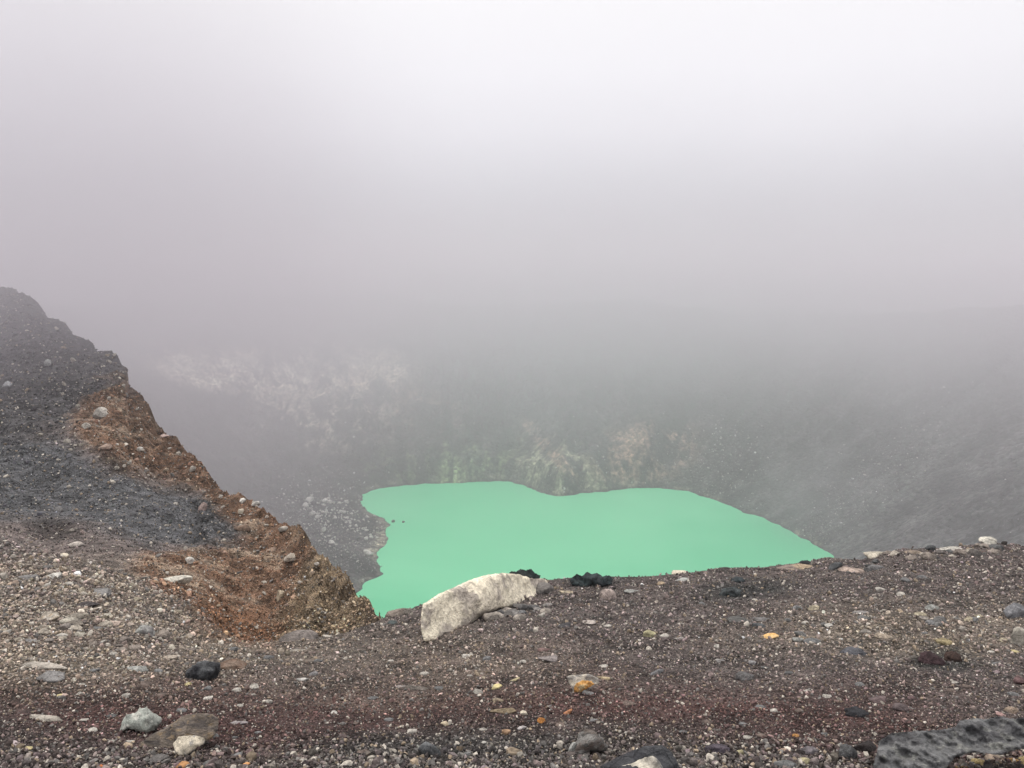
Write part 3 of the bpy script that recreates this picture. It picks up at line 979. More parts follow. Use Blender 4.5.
R_ = [
    # px, py, w, h, colour, label, options
    (45, 665, 50, 10, PALE, 'long flat pale brown slab, upper one of two near the left edge', dict(kind='slab', rot=-0.04)),
    (50, 675, 30, 13, GREY, 'grey wedge stone tucked under the long flat pale brown slab', dict()),
    (46, 717, 36, 8, PALE, 'thin pale wavy slab lying alone on reddish gravel by the left edge', dict(kind='slab', rot=-0.1)),
    (203, 670, 34, 30, DGREY, 'rough blackish lava rock with ragged top, left of a rounded brown stone', dict(kind='lava', c2=BLACK)),
    (233, 663, 28, 15, (0.18, 0.13, 0.10), 'rounded brown stone beside the rough blackish lava rock', dict(kind='round', c2=BROWN)),
    (146, 630, 19, 16, GREY, 'pointed grey stone with one flat pale side, above the left scatter of slabs', dict(c2=LGREY)),
    (115, 623, 14, 10, (0.5, 0.4, 0.34), 'pinkish cream stone just left of the pointed grey stone', dict()),
    (137, 668, 24, 9, LGREY, 'flat light grey stone midway between the long pale slab and blackish lava rock', dict(kind='slab')),
    (100, 591, 26, 12, GREY, 'low grey lump resting above a dark flat stone on the left slope', dict(kind='round')),
    (87, 604, 22, 8, (0.06, 0.05, 0.05), 'dark flat stone right below the low grey lump', dict(kind='slab')),
    (177, 578, 28, 14, (0.56, 0.53, 0.46), 'smooth white oval boulder on the slope beneath the dark cinder band', dict(kind='round', c2=(0.48, 0.45, 0.39))),
    (54, 575, 14, 8, WHITE, 'white five-sided stone under the black hollow on the left slope', dict()),
    (76, 544, 15, 8, (0.45, 0.4, 0.36), 'pale pyramid stone at the right end of the black hollow', dict()),
    (62, 555, 12, 5, CREAM, 'small cream flake a little below the black hollow', dict(kind='slab')),
    (190, 560, 9, 8, WHITE, 'small white cube-like stone above the smooth white oval boulder', dict()),
    (27, 577, 20, 7, GREY, 'low grey bar-shaped stone near the left edge, level with white five-sided stone', dict(kind='slab')),
    (3, 576, 11, 9, PALE, 'pale blunt stone cut off by the left edge', dict()),
    (50, 617, 20, 11, PALE, 'knobbly pale yellowish stone above the long flat pale brown slab', dict(c2=TAN)),
    (75, 623, 18, 11, (0.3, 0.26, 0.22), 'tan-grey lump beside the knobbly pale yellowish stone', dict(kind='round')),
    (30, 640, 12, 6, GREY, 'grey low stone by the left edge between slab and scatter of pale stones', dict()),
    (58, 510, 9, 8, GREY, 'lone grey stone standing at the top of the black hollow', dict()),
    (203, 507, 9, 10, PINK, 'upright tan stone where the dark cinder band meets rust-brown earth', dict()),
    (192, 469, 7, 7, PALE, 'small pale stone on the ridge edge above the cinder band', dict()),
    (243, 501, 7, 7, WHITE, 'white pointed stone on the ridge skyline, first of two', dict()),
    (256, 503, 9, 6, WHITE, 'white wedge stone on the ridge skyline, nearer the lake', dict()),
    (241, 511, 6, 5, CREAM, 'tiny cream stone right below the first white pointed stone on the skyline', dict()),
    (292, 555, 21, 12, (0.50, 0.44, 0.36), 'big cream boulder stuck in the brown ridge face', dict(c2=(0.36, 0.31, 0.26))),
    (280, 595, 10, 13, (0.56, 0.47, 0.35), 'upright cream boulder low in the tan part of the ridge', dict()),
    (284, 528, 13, 7, PALE, 'flat pale boulder near the ridge edge above the big cream boulder', dict(kind='slab')),
    (243, 527, 17, 9, (0.22, 0.15, 0.11), 'brown rounded boulder half buried in rust-brown ridge earth', dict(kind='round')),
    (272, 550, 12, 8, (0.28, 0.2, 0.15), 'light brown boulder just left of the big cream boulder', dict()),
    (189, 558, 6, 5, TAN, 'tiny tan stone beside the small white cube-like stone', dict()),
    (299, 634, 38, 20, (0.22, 0.19, 0.175), 'grey domed boulder at the gully edge under the brown ridge', dict(kind='round')),
    (328, 636, 14, 4, PALE, 'thin pale flake just right of the grey domed boulder', dict(kind='slab')),
    (296, 650, 22, 3, PALE, 'long thin pale splinter lying below the grey domed boulder', dict(kind='slab')),
    (398, 611, 26, 12, (0.24, 0.2, 0.17), 'tan flat outcrop on the rim left of the large bleached boulder', dict(kind='slab')),
    (410, 604, 14, 8, (0.13, 0.115, 0.1), 'brown knob on the rim touching the tan flat outcrop', dict(kind='lava')),
    (541, 588, 26, 18, (0.17, 0.155, 0.145), 'grey rounded rock ending the large bleached boulder', dict(kind='round')),
    (519, 594, 20, 10, (0.28, 0.26, 0.25), 'light grey stone under the crest of the large bleached boulder', dict(kind='round')),
    (566, 591, 15, 6, (0.55, 0.46, 0.34), 'cream flat stone at the foot of the dark blue-green mound', dict(kind='slab')),
    (608, 594, 18, 15, (0.38, 0.31, 0.28), 'pinkish upright rock in front of the dark blue-green mound', dict()),
    (631, 590, 16, 6, LGREY, 'flat light grey stone right of the pinkish upright rock', dict(kind='slab')),
    (679, 572, 17, 6, CREAM, 'cream stone breaking the skyline against the lake', dict()),
    (682, 579, 14, 7, LGREY, 'light grey stone just under the cream skyline stone', dict()),
    (661, 583, 10, 5, TAN, 'tan stone left of the light grey stone near the skyline', dict(kind='slab')),
    (730, 591, 23, 15, (0.06, 0.068, 0.07), 'dark grey lava boulder, lower of two on the dark patch', dict(kind='lava')),
    (738, 579, 15, 9, (0.045, 0.055, 0.06), 'dark blue-grey lava knob, upper of two on the dark patch', dict(kind='lava')),
    (738, 619, 22, 8, (0.15, 0.145, 0.14), 'low grey stone, left one of three huddled above the orange-yellow stone', dict(kind='round')),
    (761, 618, 20, 8, (0.21, 0.2, 0.195), 'light grey flat stone, right one of three above the orange-yellow stone', dict(kind='slab')),
    (759, 625, 14, 8, (0.10, 0.105, 0.11), 'dark grey stone, lowest of three huddled above the orange-yellow stone', dict()),
    (770, 635, 17, 8, (0.72, 0.40, 0.13), 'orange-yellow stone lying on the open gravel', dict(kind='slab', rot=0.2, c2=(0.66, 0.45, 0.22))),
    (589, 621, 14, 7, (0.5, 0.44, 0.40), 'pinkish white wedge stone below the pinkish upright rock', dict()),
    (650, 633, 13, 10, (0.48, 0.44, 0.27), 'yellow-green rounded stone on the middle slope', dict(kind='round')),
    (541, 615, 9, 8, (0.45, 0.42, 0.37), 'pale egg-shaped stone right of the bleached boulder foot', dict(kind='round')),
    (798, 566, 42, 10, (0.20, 0.16, 0.14), 'brown-grey flat rock on the rim, left of a pinkish slab', dict(kind='slab', c2=TAN)),
    (850, 569, 27, 10, (0.42, 0.33, 0.28), 'pinkish flat slab between brown-grey flat rock and grey lump', dict(kind='slab')),
    (875, 567, 20, 10, (0.16, 0.155, 0.155), 'grey lump directly below the white rim boulder', dict(kind='round')),
    (835, 566, 14, 12, DGREY, 'dark grey stone wedged at the left of the pinkish slab', dict()),
    (876, 553, 28, 10, (0.62, 0.56, 0.46), 'white rounded boulder on the rim above the grey lump', dict(kind='round')),
    (952, 543, 26, 6, (0.50, 0.47, 0.42), 'long white flat stone on the rim, one stone from its right end', dict(kind='slab')),
    (988, 540, 18, 10, (0.66, 0.62, 0.54), 'white domed boulder, last on the rim to the right', dict(kind='round')),
    (913, 545, 16, 7, (0.30, 0.24, 0.19), 'tan stone on the rim between two white boulders', dict()),
    (930, 548, 10, 8, DGREY, 'dark stone on the rim beside the tan one', dict(kind='lava')),
    (805, 556, 14, 7, BLACK, 'black cinder knob poking above the rim against the lake', dict(kind='lava')),
    (1015, 610, 26, 20, (0.19, 0.19, 0.2), 'grey boulder at the right edge, upper of two', dict(kind='round')),
    (1022, 637, 22, 26, (0.40, 0.37, 0.32), 'pale grey boulder cut off by the right edge, lower of two', dict(kind='round')),
    (1016, 651, 11, 5, YELLOW, 'small bright yellow flake beside the pale grey edge boulder', dict(kind='slab', rot=-0.3)),
    (1022, 680, 16, 12, (0.16, 0.1, 0.1), 'maroon rock cut off by the right edge', dict()),
    (884, 635, 19, 9, (0.34, 0.28, 0.22), 'tan smooth stone on the pale streak of the right slope', dict(kind='round')),
    (944, 641, 15, 9, (0.32, 0.26, 0.15), 'mustard stone above the dark maroon lumps', dict(kind='round')),
    (853, 650, 26, 13, (0.12, 0.12, 0.135), 'blue-grey rugged stone below the tan smooth stone', dict(kind='lava')),
    (798, 639, 11, 8, LGREY, 'pale grey round stone, left one of a pair right of orange-yellow stone', dict(kind='round')),
    (812, 640, 17, 9, (0.16, 0.16, 0.16), 'mid grey round stone, right one of the pair beside the orange-yellow stone', dict(kind='round')),
    (931, 658, 25, 20, MAROON, 'dark maroon lava lump, left one of two under the mustard stone', dict(kind='lava')),
    (952, 656, 18, 16, (0.06, 0.038, 0.032), 'dark brown lava lump, right one of two under the mustard stone', dict(kind='lava')),
    (932, 607, 13, 8, LGREY, 'light grey stone alone on the upper right slope', dict()),
    (861, 612, 18, 5, (0.27, 0.25, 0.24), 'flat grey flake left of the lone light grey stone', dict(kind='slab')),
    (829, 625, 9, 5, WHITE, 'white chip above the pale grey round pair', dict()),
    (857, 711, 24, 14, BLACK, 'black lava lump standing above the dark brown block', dict(kind='lava')),
    (878, 698, 20, 12, (0.13, 0.095, 0.095), 'purplish flat-topped stone right above the black lava lump', dict()),
    (900, 707, 16, 12, (0.115, 0.09, 0.09), 'purplish brown stone right of the purplish flat-topped one', dict(kind='round')),
    (864, 745, 26, 20, (0.035, 0.028, 0.028), 'dark brown block against the left end of the lava outcrop', dict()),
    (848, 752, 18, 22, (0.11, 0.11, 0.112), 'rounded grey rock left of the dark brown block', dict(kind='round')),
    (785, 751, 14, 8, (0.50, 0.36, 0.27), 'peach flat stone among bottom pebbles', dict(kind='slab')),
    (809, 748, 20, 13, (0.17, 0.15, 0.16), 'purple-grey rounded stone right of the peach flat stone', dict(kind='round')),
    (806, 760, 16, 10, (0.36, 0.32, 0.2), 'olive-yellow round stone under the purple-grey one', dict(kind='round')),
    (786, 763, 24, 12, (0.18, 0.18, 0.18), 'grey stone at the bottom edge left of the olive-yellow one', dict(kind='round')),
    (796, 735, 7, 5, ORANGE, 'small orange pebble above the peach flat stone', dict(kind='round')),
    (717, 747, 26, 15, (0.085, 0.07, 0.085), 'dark violet-grey stone between blackish slab and peach stone', dict(kind='lava')),
    (682, 747, 10, 7, PALE, 'pale round stone by the dark violet-grey stone', dict(kind='round')),
    (740, 752, 9, 8, (0.36, 0.32, 0.2), 'small olive stone right of the dark violet-grey stone', dict(kind='round')),
    (430, 748, 22, 24, (0.15, 0.155, 0.16), 'grey angular block standing near the bottom edge alone', dict()),
    (588, 692, 12, 6, (0.27, 0.265, 0.26), 'small grey stone at the foot of the split orange rock', dict()),
    (572, 749, 10, 18, LGREY, 'thin pale slab leaning on the brown hump-shaped rock', dict()),
    (497, 686, 11, 8, YELLOW, 'bright yellow angular stone beside a yellow splinter', dict(c2=(0.66, 0.56, 0.28))),
    (513, 680, 15, 4, (0.6, 0.52, 0.32), 'thin yellow splinter next to the bright yellow angular stone', dict(kind='slab', rot=0.35)),
    (503, 710, 27, 8, (0.32, 0.25, 0.165), 'tan flat stone with curved top below the bright yellow stone', dict(kind='slab')),
    (498, 699, 12, 6, (0.27, 0.22, 0.16), 'small brown-tan stone sitting above the tan flat stone', dict(kind='round')),
    (541, 720, 8, 8, (0.55, 0.24, 0.07), 'vivid orange pebble right of the tan flat stone', dict()),
    (568, 711, 10, 9, (0.6, 0.28, 0.15), 'coral orange pebble above the vivid orange one', dict()),
    (524, 712, 8, 6, CREAM, 'cream chevron pebble between tan flat stone and orange pebbles', dict()),
    (522, 727, 9, 6, (0.5, 0.46, 0.45), 'pinkish white pebble left of the vivid orange pebble', dict()),
    (506, 732, 9, 9, (0.42, 0.27, 0.17), 'brown-orange stone on the lower middle slope', dict()),
    (445, 723, 9, 6, (0.5, 0.42, 0.3), 'cream tan pebble left of the tan flat stone, further down', dict(kind='round')),
    (484, 742, 5, 4, WHITE, 'tiny pure white pebble near the bottom middle', dict(kind='round')),
    (544, 649, 14, 7, (0.20, 0.13, 0.12), 'reddish brown stone resting on a pale grey wedge', dict(kind='round')),
    (548, 658, 20, 11, (0.32, 0.28, 0.27), 'pale grey wedge carrying the reddish brown stone', dict()),
    (302, 678, 13, 6, (0.5, 0.48, 0.45), 'white flat stone paired with a grey one on the middle left gravel', dict(kind='slab')),
    (313, 673, 11, 8, (0.22, 0.21, 0.21), 'grey stone paired with the white flat one', dict(kind='round')),
    (417, 687, 26, 9, (0.19, 0.165, 0.145), 'grey-tan low rock between a small pale stone and a dark one', dict(kind='round')),
    (401, 686, 11, 5, (0.33, 0.29, 0.27), 'small pale stone at the left end of the grey-tan low rock', dict(kind='slab')),
    (239, 722, 18, 6, (0.38, 0.34, 0.34), 'flat pale lilac-grey stone right of the brown layered slab', dict(kind='slab')),
    (334, 712, 7, 5, WHITE, 'tiny bright white stone alone on dark gravel, lower left middle', dict()),
    (655, 672, 19, 7, (0.19, 0.185, 0.19), 'grey slanting slab on the middle right gravel', dict(kind='slab', rot=0.4)),
    (604, 677, 13, 6, (0.42, 0.34, 0.22), 'yellowish tan stone just above the split orange rock', dict()),
    (745, 675, 20, 13, (0.11, 0.105, 0.105), 'grey rugged stone alone on the right slope', dict(kind='lava')),
    (720, 660, 10, 6, (0.33, 0.31, 0.3), 'light stone left of its twin above the grey rugged stone', dict()),
    (753, 662, 9, 6, (0.27, 0.26, 0.26), 'greyish stone right of its lighter twin above the grey rugged stone', dict()),
    (28, 748, 9, 5, YELLOW, 'yellow chip beside a pink-white one in the lower left corner', dict()),
    (15, 742, 9, 7, (0.5, 0.42, 0.43), 'pink-white chip beside a yellow one in the lower left corner', dict()),
    (61, 695, 9, 4, YELLOW, 'yellow chip alone below the grey wedge stone', dict()),
    (188, 684, 7, 5, YELLOW, 'yellow chip at the foot of the rough blackish lava rock', dict()),
    (182, 764, 15, 11, (0.42, 0.22, 0.10), 'rust-orange stone at the bottom edge under the cream-topped rock', dict(kind='round')),
    (246, 764, 8, 6, (0.55, 0.28, 0.12), 'orange pebble at the bottom edge right of the rust-orange stone', dict(kind='round')),
    (101, 766, 6, 6, (0.55, 0.2, 0.08), 'red-orange pebble at the bottom edge left of the rust-orange stone', dict(kind='round')),
    (160, 757, 18, 12, (0.13, 0.12, 0.115), 'dark grey stone at the bottom under the brown layered slab', dict(kind='round')),
    (210, 762, 14, 10, (0.2, 0.195, 0.19), 'mid grey stone between rust-orange and orange pebbles', dict(kind='round')),
    (1011, 709, 14, 11, (0.34, 0.26, 0.2), 'tan round stone on the back edge of the lava outcrop', dict(kind='round')),
    (1000, 714, 9, 6, (0.42, 0.27, 0.25), 'pink pebble beside the tan round stone on the outcrop', dict(kind='round')),
    (101, 414, 17, 13, (0.52, 0.48, 0.43), 'biggest white boulder on the rust-brown upper ridge', dict()),
    (86, 426, 9, 7, (0.5, 0.46, 0.4), 'white boulder just below the biggest one on the upper ridge', dict()),
    (106, 446, 14, 6, (0.34, 0.25, 0.2), 'tan flat boulder under the two white ones of the upper ridge', dict(kind='slab')),
    (78, 406, 5, 4, PALE, 'small pale stone above the white boulder pair of the upper ridge', dict()),
    (49, 363, 10, 7, (0.36, 0.36, 0.35), 'pale boulder high on the dark hillside', dict()),
    (7, 384, 9, 6, (0.36, 0.36, 0.37), 'pale boulder on the dark hillside next to the left edge', dict()),
    (67, 441, 7, 5, PALE, 'pale stone at the foot of the dark hillside', dict()),
    (140, 449, 6, 5, WHITE, 'tiny white stone on the rust-brown earth near the ridge skyline', dict()),
    (165, 436, 9, 5, PINK, 'tan-pink stone in a notch of the ridge skyline', dict()),
    (393, 622, 11, 6, (0.10, 0.12, 0.12), 'dark teal stone just under the tan flat outcrop', dict(kind='slab')),
    (454, 626, 8, 6, (0.09, 0.10, 0.115), 'dark blue-grey stone at the foot of the bleached boulder', dict()),
    (565, 624, 14, 8, (0.09, 0.085, 0.09), 'dark grey stone between egg-shaped and pinkish white stones', dict()),
    (521, 612, 12, 7, (0.17, 0.17, 0.175), 'bluish grey stone among pebbles beneath the bleached boulder', dict()),
    (679, 638, 10, 6, (0.33, 0.3, 0.28), 'pale stone at the centre of the upper right pebble field', dict()),
    (677, 603, 0, 0, None, '', None),
]
for it in R_:
    if it[4] is None:
        continue
    px_, py_, w_, h_, c_, lab, kw = it
    rock(px_, py_, w_, h_, c_, lab, name='boulder' if 'boulder' in lab else 'rock' if w_ > 11 else 'stone', cat='boulder' if 'boulder' in lab.split(',')[0] and w_ > 6 else 'stone', **kw)

# small heaps of like stones
rh = np.random.default_rng(99)
for (cx_, cy_, ex, ey, cnt, w0, w1, cols, lab, grp) in (
        (64, 624, 50, 18, 18, 8, 17, [(0.42, 0.37, 0.31), (0.34, 0.30, 0.25), (0.48, 0.44, 0.37), (0.24, 0.21, 0.19)], 'pale angular stone in the scatter above the long flat pale slab, one of several alike', 'stones scattered above the long pale slab'),
        (140, 645, 50, 14, 10, 8, 18, [(0.26, 0.22, 0.19), (0.20, 0.17, 0.15), (0.34, 0.29, 0.24)], 'grey-brown angular stone between the slabs and the ridge gully, one of several alike', 'stones between the slabs and the gully'),
        (512, 609, 38, 10, 18, 9, 18, [(0.22, 0.205, 0.195), (0.12, 0.115, 0.115), (0.36, 0.32, 0.28)], 'grey stone piled against the right half of the bleached boulder, one of several alike', 'stones piled against the bleached boulder'),
        (935, 552, 70, 6, 20, 7, 15, [(0.26, 0.22, 0.19), (0.16, 0.14, 0.13), (0.38, 0.34, 0.29), (0.10, 0.10, 0.10)], 'brown-grey stone in the row along the rim on the right, one of several alike', 'stones along the rim on the right'),
        (985, 761, 45, 9, 16, 9, 16, [(0.46, 0.36, 0.18), (0.42, 0.33, 0.26), (0.14, 0.14, 0.14), (0.5, 0.30, 0.12), (0.32, 0.30, 0.27)], 'yellow, tan or grey pebble in the pocket of the corner outcrop, one of several alike', 'pebbles in the pocket of the lava outcrop'),
        (905, 625, 110, 18, 16, 7, 14, [(0.30, 0.27, 0.24), (0.17, 0.165, 0.16), (0.38, 0.33, 0.24)], 'pale stone on the light streak across the right slope, one of several alike', 'stones on the light streak of the right slope')):
    k = 0
    while k < cnt:
        x_, y_ = cx_ + rh.uniform(-1, 1) * ex, cy_ + rh.uniform(-1, 1) * ey
        if cx_ == 935:
            y_ = float(I(x_, LIP)) + rh.uniform(1, 11)
        w_ = rh.uniform(w0, w1)
        rock(x_, y_, w_, w_ * rh.uniform(0.45, 0.75), cols[rh.integers(0, len(cols))], lab, name='stone', cat='stone', kind=('angular', 'angular', 'slab')[rh.integers(0, 3)], group=grp, seed=int(9000 + cx_ * 31 + k))
        k += 1

# many stones nobody could tell apart
taken = [(r0[0], r0[1], max(r0[2], 8)) for r0 in R_ if r0[4] is not None] + [(485, 600, 70), (180, 735, 45), (960, 755, 90), (640, 765, 45)]
GR = [
    ('pale', (0.42, 0.39, 0.35), 'small pale stone, one of many alike strewn over the near gravel slope', 52),
    ('grey', (0.17, 0.168, 0.168), 'mid grey stone, one of many alike strewn over the near gravel slope', 40),
    ('brown', (0.15, 0.115, 0.10), 'dull brown stone, one of many alike strewn over the near gravel slope', 26),
]
rr = np.random.default_rng(77)
for nm, c_, lab, cnt in GR:
    k = 0
    tries = 0
    while k < cnt and tries < 2000:
        tries += 1
        x_ = rr.uniform(0, 1024)
        if rr.random() < 0.35:
            x_ = rr.uniform(0, 260)
        lo_ = float(I(x_, LIP)) + 6
        y_ = lo_ + (766 - lo_) * rr.random() ** (0.9)
        if any(abs(x_ - a_) < b_ * 0.6 + 6 and abs(y_ - c2_) < b_ * 0.35 + 5 for a_, c2_, b_ in taken):
            continue
        w_ = rr.uniform(6.5, 12.5) * (1 if nm != 'pale' else 0.95)
        v_ = rr.uniform(0.8, 1.2)
        q_ = rr.integers(0, 3)
        if rock(x_, y_, w_, w_ * rr.uniform(0.45, 0.7), tuple(t * (0.85, 1, 1.15)[q_] for t in c_), lab, name='stone', cat='stone', kind=('angular', 'round', 'slab')[rr.integers(0, 3)],
                group=nm + ' stones strewn over the near slope', seed=int(tries + 1000 * cnt)):
            taken.append((x_, y_, w_))
            k += 1
k = tries = 0
while k < 34 and tries < 1000:
    tries += 1
    x_ = rr.uniform(60, 340)
    y_ = float(I(x_, CREST)) + 6 + rr.random() ** 1.3 * (float(I(x_, LIP)) - float(I(x_, CREST)) - 10)
    P_, _ = hit(x_, y_)
    if P_ is None or P_[1] < 11 or any(abs(x_ - a_) < b_ * 0.6 + 4 and abs(y_ - c2_) < b_ * 0.35 + 4 for a_, c2_, b_ in taken):
        continue
    w_ = rr.uniform(3.5, 6.5)
    if rock(x_, y_, w_, w_ * rr.uniform(0.6, 0.85), [(0.40, 0.36, 0.31), (0.36, 0.28, 0.21), (0.5, 0.46, 0.41)][rr.integers(0, 3)], 'small pale stone, one of many alike stuck in the ridge face',
            name='stone', cat='stone', group='pale stones in the ridge face', seed=int(tries + 5000)):
        taken.append((x_, y_, w_))
        k += 1

# pale boulders on the talus at the lake's left shore
tpos = []
k = tries = 0
tal_m = rock_mat((0.60, 0.58, 0.54), (0.45, 0.43, 0.40), None, 2.5, 0.5, 0.3)
protos = []
for s_ in range(6):
    v, f = ICO[3]
    r = np.random.default_rng(300 + s_)
    v = shape(v, r, 11, 16, 0.55, 0.95)
    v = v * (1 + 0.07 * fbm(v * 2.5 + s_, 3, s_)[:, None]) * np.array([1, 0.8, 0.7])
    protos.append(mesh_np('boulder', v, f, tal_m, smooth=False, link=False))
while k < 120 and tries < 9000:
    tries += 1
    u_, v_ = rr.normal(0, 0.5), rr.normal(0, 0.5)
    if vn(np.array([u_ * 2.6, v_ * 2.6, 4.2]), 9) < rr.uniform(-0.5, 0.25):
        continue
    x_, y_ = 338 + 44 * u_ + 8 * v_, 524 + 28 * v_ + 14 * u_
    if x_ > 384 or y_ > 572 or y_ < 494:
        continue
    if any(abs(x_ - q_[0]) < 2.4 and abs(y_ - q_[1]) < 1.8 for q_ in tpos):
        continue
    g, _ = hit(x_, y_, crater_bvh)
    nh, _ = hit(x_, y_)
    if g is None or g[2] < LZ + 0.4 or (nh is not None and nh[1] < 100):
        continue
    tpos.append((x_, y_))
    o = protos[k % 6] if k < 6 else protos[k % 6].copy()
    C.objects.link(o)
    w_ = min(2.2 * rr.random() ** -0.42, 9.0)
    sc_ = w_ * g[1] / F * 0.5
    o.scale = (sc_, sc_, sc_)
    o.rotation_euler = (0, 0, rr.uniform(0, 6.28))
    o.location = (g[0], g[1], g[2] + sc_ * 0.3)
    tag(o, 'pale boulder on the grey scree spit by the lake, one of many alike', 'boulder', 'pale boulders scattered on the scree beside the lake')
    k += 1
# two little rocks standing in the water
for (x_, y_, w_, lab) in ((393, 522, 5, 'dark rock standing in the lake nearest the pale shore'), (403.5, 522.5, 3.5, 'tiny dark rock in the lake, farther out than its neighbour')):
    a, z_ = ray(x_, y_)
    t = LZ / z_
    v, f = ICO[3]
    v = shape(v, np.random.default_rng(int(x_)), 9, 12, 0.55, 0.95) * np.array([1, 0.8, 0.7]) * (w_ * t / F * 0.5)
    o = mesh_np('rock', v, f, rock_mat((0.07, 0.07, 0.06), (0.12, 0.11, 0.09), None, 1.2), smooth=False)
    o.location = (a * t, t, LZ + 0.3)
    tag(o, lab, 'rock')

# ------------------------------------------------------------------ air
def box(name, lo, hi, m):
    x0, y0, z0 = lo
    x1, y1, z1 = hi
    V = [(x0, y0, z0), (x1, y0, z0), (x1, y1, z0), (x0, y1, z0), (x0, y0, z1), (x1, y0, z1), (x1, y1, z1), (x0, y1, z1)]
    Fc = [(0, 3, 2, 1), (4, 5, 6, 7), (0, 1, 5, 4), (1, 2, 6, 5), (2, 3, 7, 6), (3, 0, 4, 7)]
    return mesh_np(name, np.array(V, float), np.array(Fc), m, smooth=False)


hm = bpy.data.materials.new('haze_air')
hm.use_nodes = True
nt = hm.node_tree
nt.nodes.clear()
o_ = nt.nodes.new('ShaderNodeOutputMaterial')
pv = nt.nodes.new('ShaderNodeVolumePrincipled')
pv.inputs['Color'].default_value = (0.95, 0.94, 0.965, 1)
pv.inputs['Density'].default_value = 0.0009
pv.inputs['Anisotropy'].default_value = 0.0
nt.links.new(pv.outputs[0], o_.inputs['Volume'])
haze = box('haze', (-1700, -400, -242), (1700, 2000, 62), hm)
tag(haze, 'thin pale haze filling the whole crater', 'haze', kind='stuff')

fm = bpy.data.materials.new('drifting_fog')
fm.use_nodes = True
nt = fm.node_tree
nt.nodes.clear()
o_ = nt.nodes.new('ShaderNodeOutputMaterial')
pv = nt.nodes.new('ShaderNodeVolumePrincipled')
pv.inputs['Color'].default_value = (0.67, 0.635, 0.69, 1)  # darker than real fog, standing in for shading from above
tc = nt.nodes.new('ShaderNodeTexCoord').outputs['Object']
sx = nt.nodes.new('ShaderNodeSeparateXYZ')
nt.links.new(tc, sx.inputs[0])
nz = noise(nt, tc, 0.0075, 3, 0.5, 0.6)
zz = math_(nt, 'ADD', sx.outputs[2], mrange(nt, nz, 0.25, 0.75, -24, 24, False))
fz = math_(nt, 'POWER', mrange(nt, zz, -85, 8, 0, 1), 2.1)
fy = mrange(nt, sx.outputs[1], 40, 330, 0.0, 1)
ft = mrange(nt, math_(nt, 'ADD', sx.outputs[2], mrange(nt, nz, 0.25, 0.75, 0, 26, False)), 12, 58, 1, 0)
fb = mrange(nt, sx.outputs[2], -109, -88, 0, 1)
den = math_(nt, 'MULTIPLY', math_(nt, 'MULTIPLY', math_(nt, 'MULTIPLY', fz, fy), ft), fb)
den = math_(nt, 'MULTIPLY', math_(nt, 'MULTIPLY', den, mrange(nt, sx.outputs[1], 650, 1250, 1, 0)), 0.0092)
# a wisp hanging over the hillside on the left
vdn = nt.nodes.new('ShaderNodeVectorMath')
vdn.operation = 'DISTANCE'
nt.links.new(tc, vdn.inputs[0])
vdn.inputs[1].default_value = (-34, 58, 2)
den = math_(nt, 'ADD', den, math_(nt, 'MULTIPLY', mrange(nt, vdn.outputs['Value'], 8, 36, 1, 0), 0.028))
# thin steam lifting off the right end of the lake
vds = nt.nodes.new('ShaderNodeVectorMath')
vds.operation = 'DISTANCE'
nt.links.new(tc, vds.inputs[0])
vds.inputs[1].default_value = (146, 348, -96)
den = math_(nt, 'ADD', den, math_(nt, 'MULTIPLY', mrange(nt, math_(nt, 'ADD', vds.outputs['Value'], mrange(nt, noise(nt, tc, 0.05, 3), 0.3, 0.7, -12, 12)), 6, 44, 1, 0), 0.007))
nt.links.new(den, pv.inputs['Density'])
nt.links.new(pv.outputs[0], o_.inputs['Volume'])
fog = box('fog', (-700, 23, -109.5), (700, 1300, 59), fm)
tag(fog, 'bank of dense pale fog hiding the far crater rim', 'fog', kind='stuff')

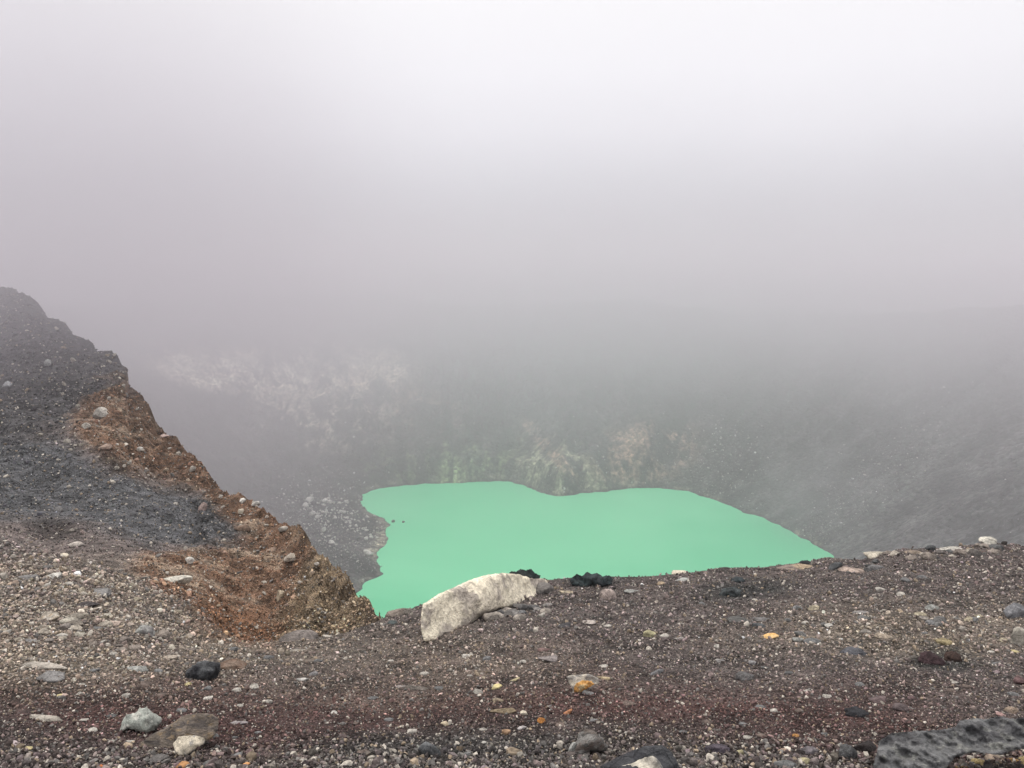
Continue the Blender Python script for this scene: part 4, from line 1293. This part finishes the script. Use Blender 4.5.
# ------------------------------------------------------------------ sky and sun
SUN_EL, SUN_AZ = math.radians(58), math.radians(-35)     # azimuth from +Y towards +X
w = bpy.data.worlds.new('World')
S.world = w
w.use_nodes = True
nt = w.node_tree
bg = nt.nodes['Background']
sky = nt.nodes.new('ShaderNodeTexSky')
sky.sky_type = 'NISHITA'
sky.sun_disc = False
sky.sun_elevation = SUN_EL
sky.sun_rotation = SUN_AZ
sky.altitude = 2200
tc = nt.nodes.new('ShaderNodeTexCoord').outputs['Generated']
sx = nt.nodes.new('ShaderNodeSeparateXYZ')
nt.links.new(tc, sx.inputs[0])
cn = noise(nt, tc, 2.2, 3, 0.5, 0.3)
zc = math_(nt, 'ADD', sx.outputs[2], mrange(nt, cn, 0.3, 0.7, -0.012, 0.012, False))
rmp = nt.nodes.new('ShaderNodeValToRGB')
nt.links.new(zc, rmp.inputs[0])
el = rmp.color_ramp.elements
K = 0.62                                            # ramp is stored 0..1, scaled below
stops = [(0.0, (0.285, 0.275, 0.30)), (0.06, (0.37, 0.36, 0.39)), (0.13, (0.515, 0.505, 0.54)), (0.20, (0.66, 0.645, 0.68)), (0.27, (0.74, 0.725, 0.755)), (0.37, (0.79, 0.775, 0.79)), (0.6, (1.10, 1.09, 1.10)), (1.0, (1.45, 1.44, 1.42))]
el[0].position, el[0].color = stops[0][0], (*stops[0][1], 1)
el[1].position, el[1].color = stops[-1][0], (*stops[-1][1], 1)
for p_, c_ in stops[1:-1]:
    e_ = el.new(p_)
    e_.color = (*c_, 1)
sc_ = nt.nodes.new('ShaderNodeVectorMath')
sc_.operation = 'SCALE'
nt.links.new(rmp.outputs[0], sc_.inputs[0])
sc_.inputs['Scale'].default_value = 10.0
mx = mixc(nt, 0.97, sky.outputs[0], sc_.outputs[0])
nt.links.new(mx, bg.inputs['Color'])
bg.inputs['Strength'].default_value = 0.1
sd = bpy.data.lights.new('sun', 'SUN')
sd.energy = 1.5
sd.angle = math.radians(12)
sd.color = (1.0, 0.93, 0.84)
so = bpy.data.objects.new('sun', sd)
C.objects.link(so)
dirv = Vector((math.sin(SUN_AZ) * math.cos(SUN_EL), math.cos(SUN_AZ) * math.cos(SUN_EL), math.sin(SUN_EL)))
so.rotation_euler = (-dirv).to_track_quat('-Z', 'Y').to_euler()
so.location = (0, 0, 50)

# ------------------------------------------------------------------ render settings
S.view_settings.view_transform = 'Standard'
S.view_settings.look = 'None'
S.view_settings.exposure = 0.38
S.view_settings.gamma = 1.0
S.render.engine = 'CYCLES'
cy = S.cycles
cy.use_denoising = True
cy.denoiser = 'OPENIMAGEDENOISE'
cy.max_bounces = 6
cy.diffuse_bounces = 2
cy.glossy_bounces = 2
cy.volume_bounces = 2
cy.transmission_bounces = 2
cy.volume_step_rate = 0.5
cy.volume_max_steps = 96
cy.use_adaptive_sampling = True
cy.adaptive_threshold = 0.02
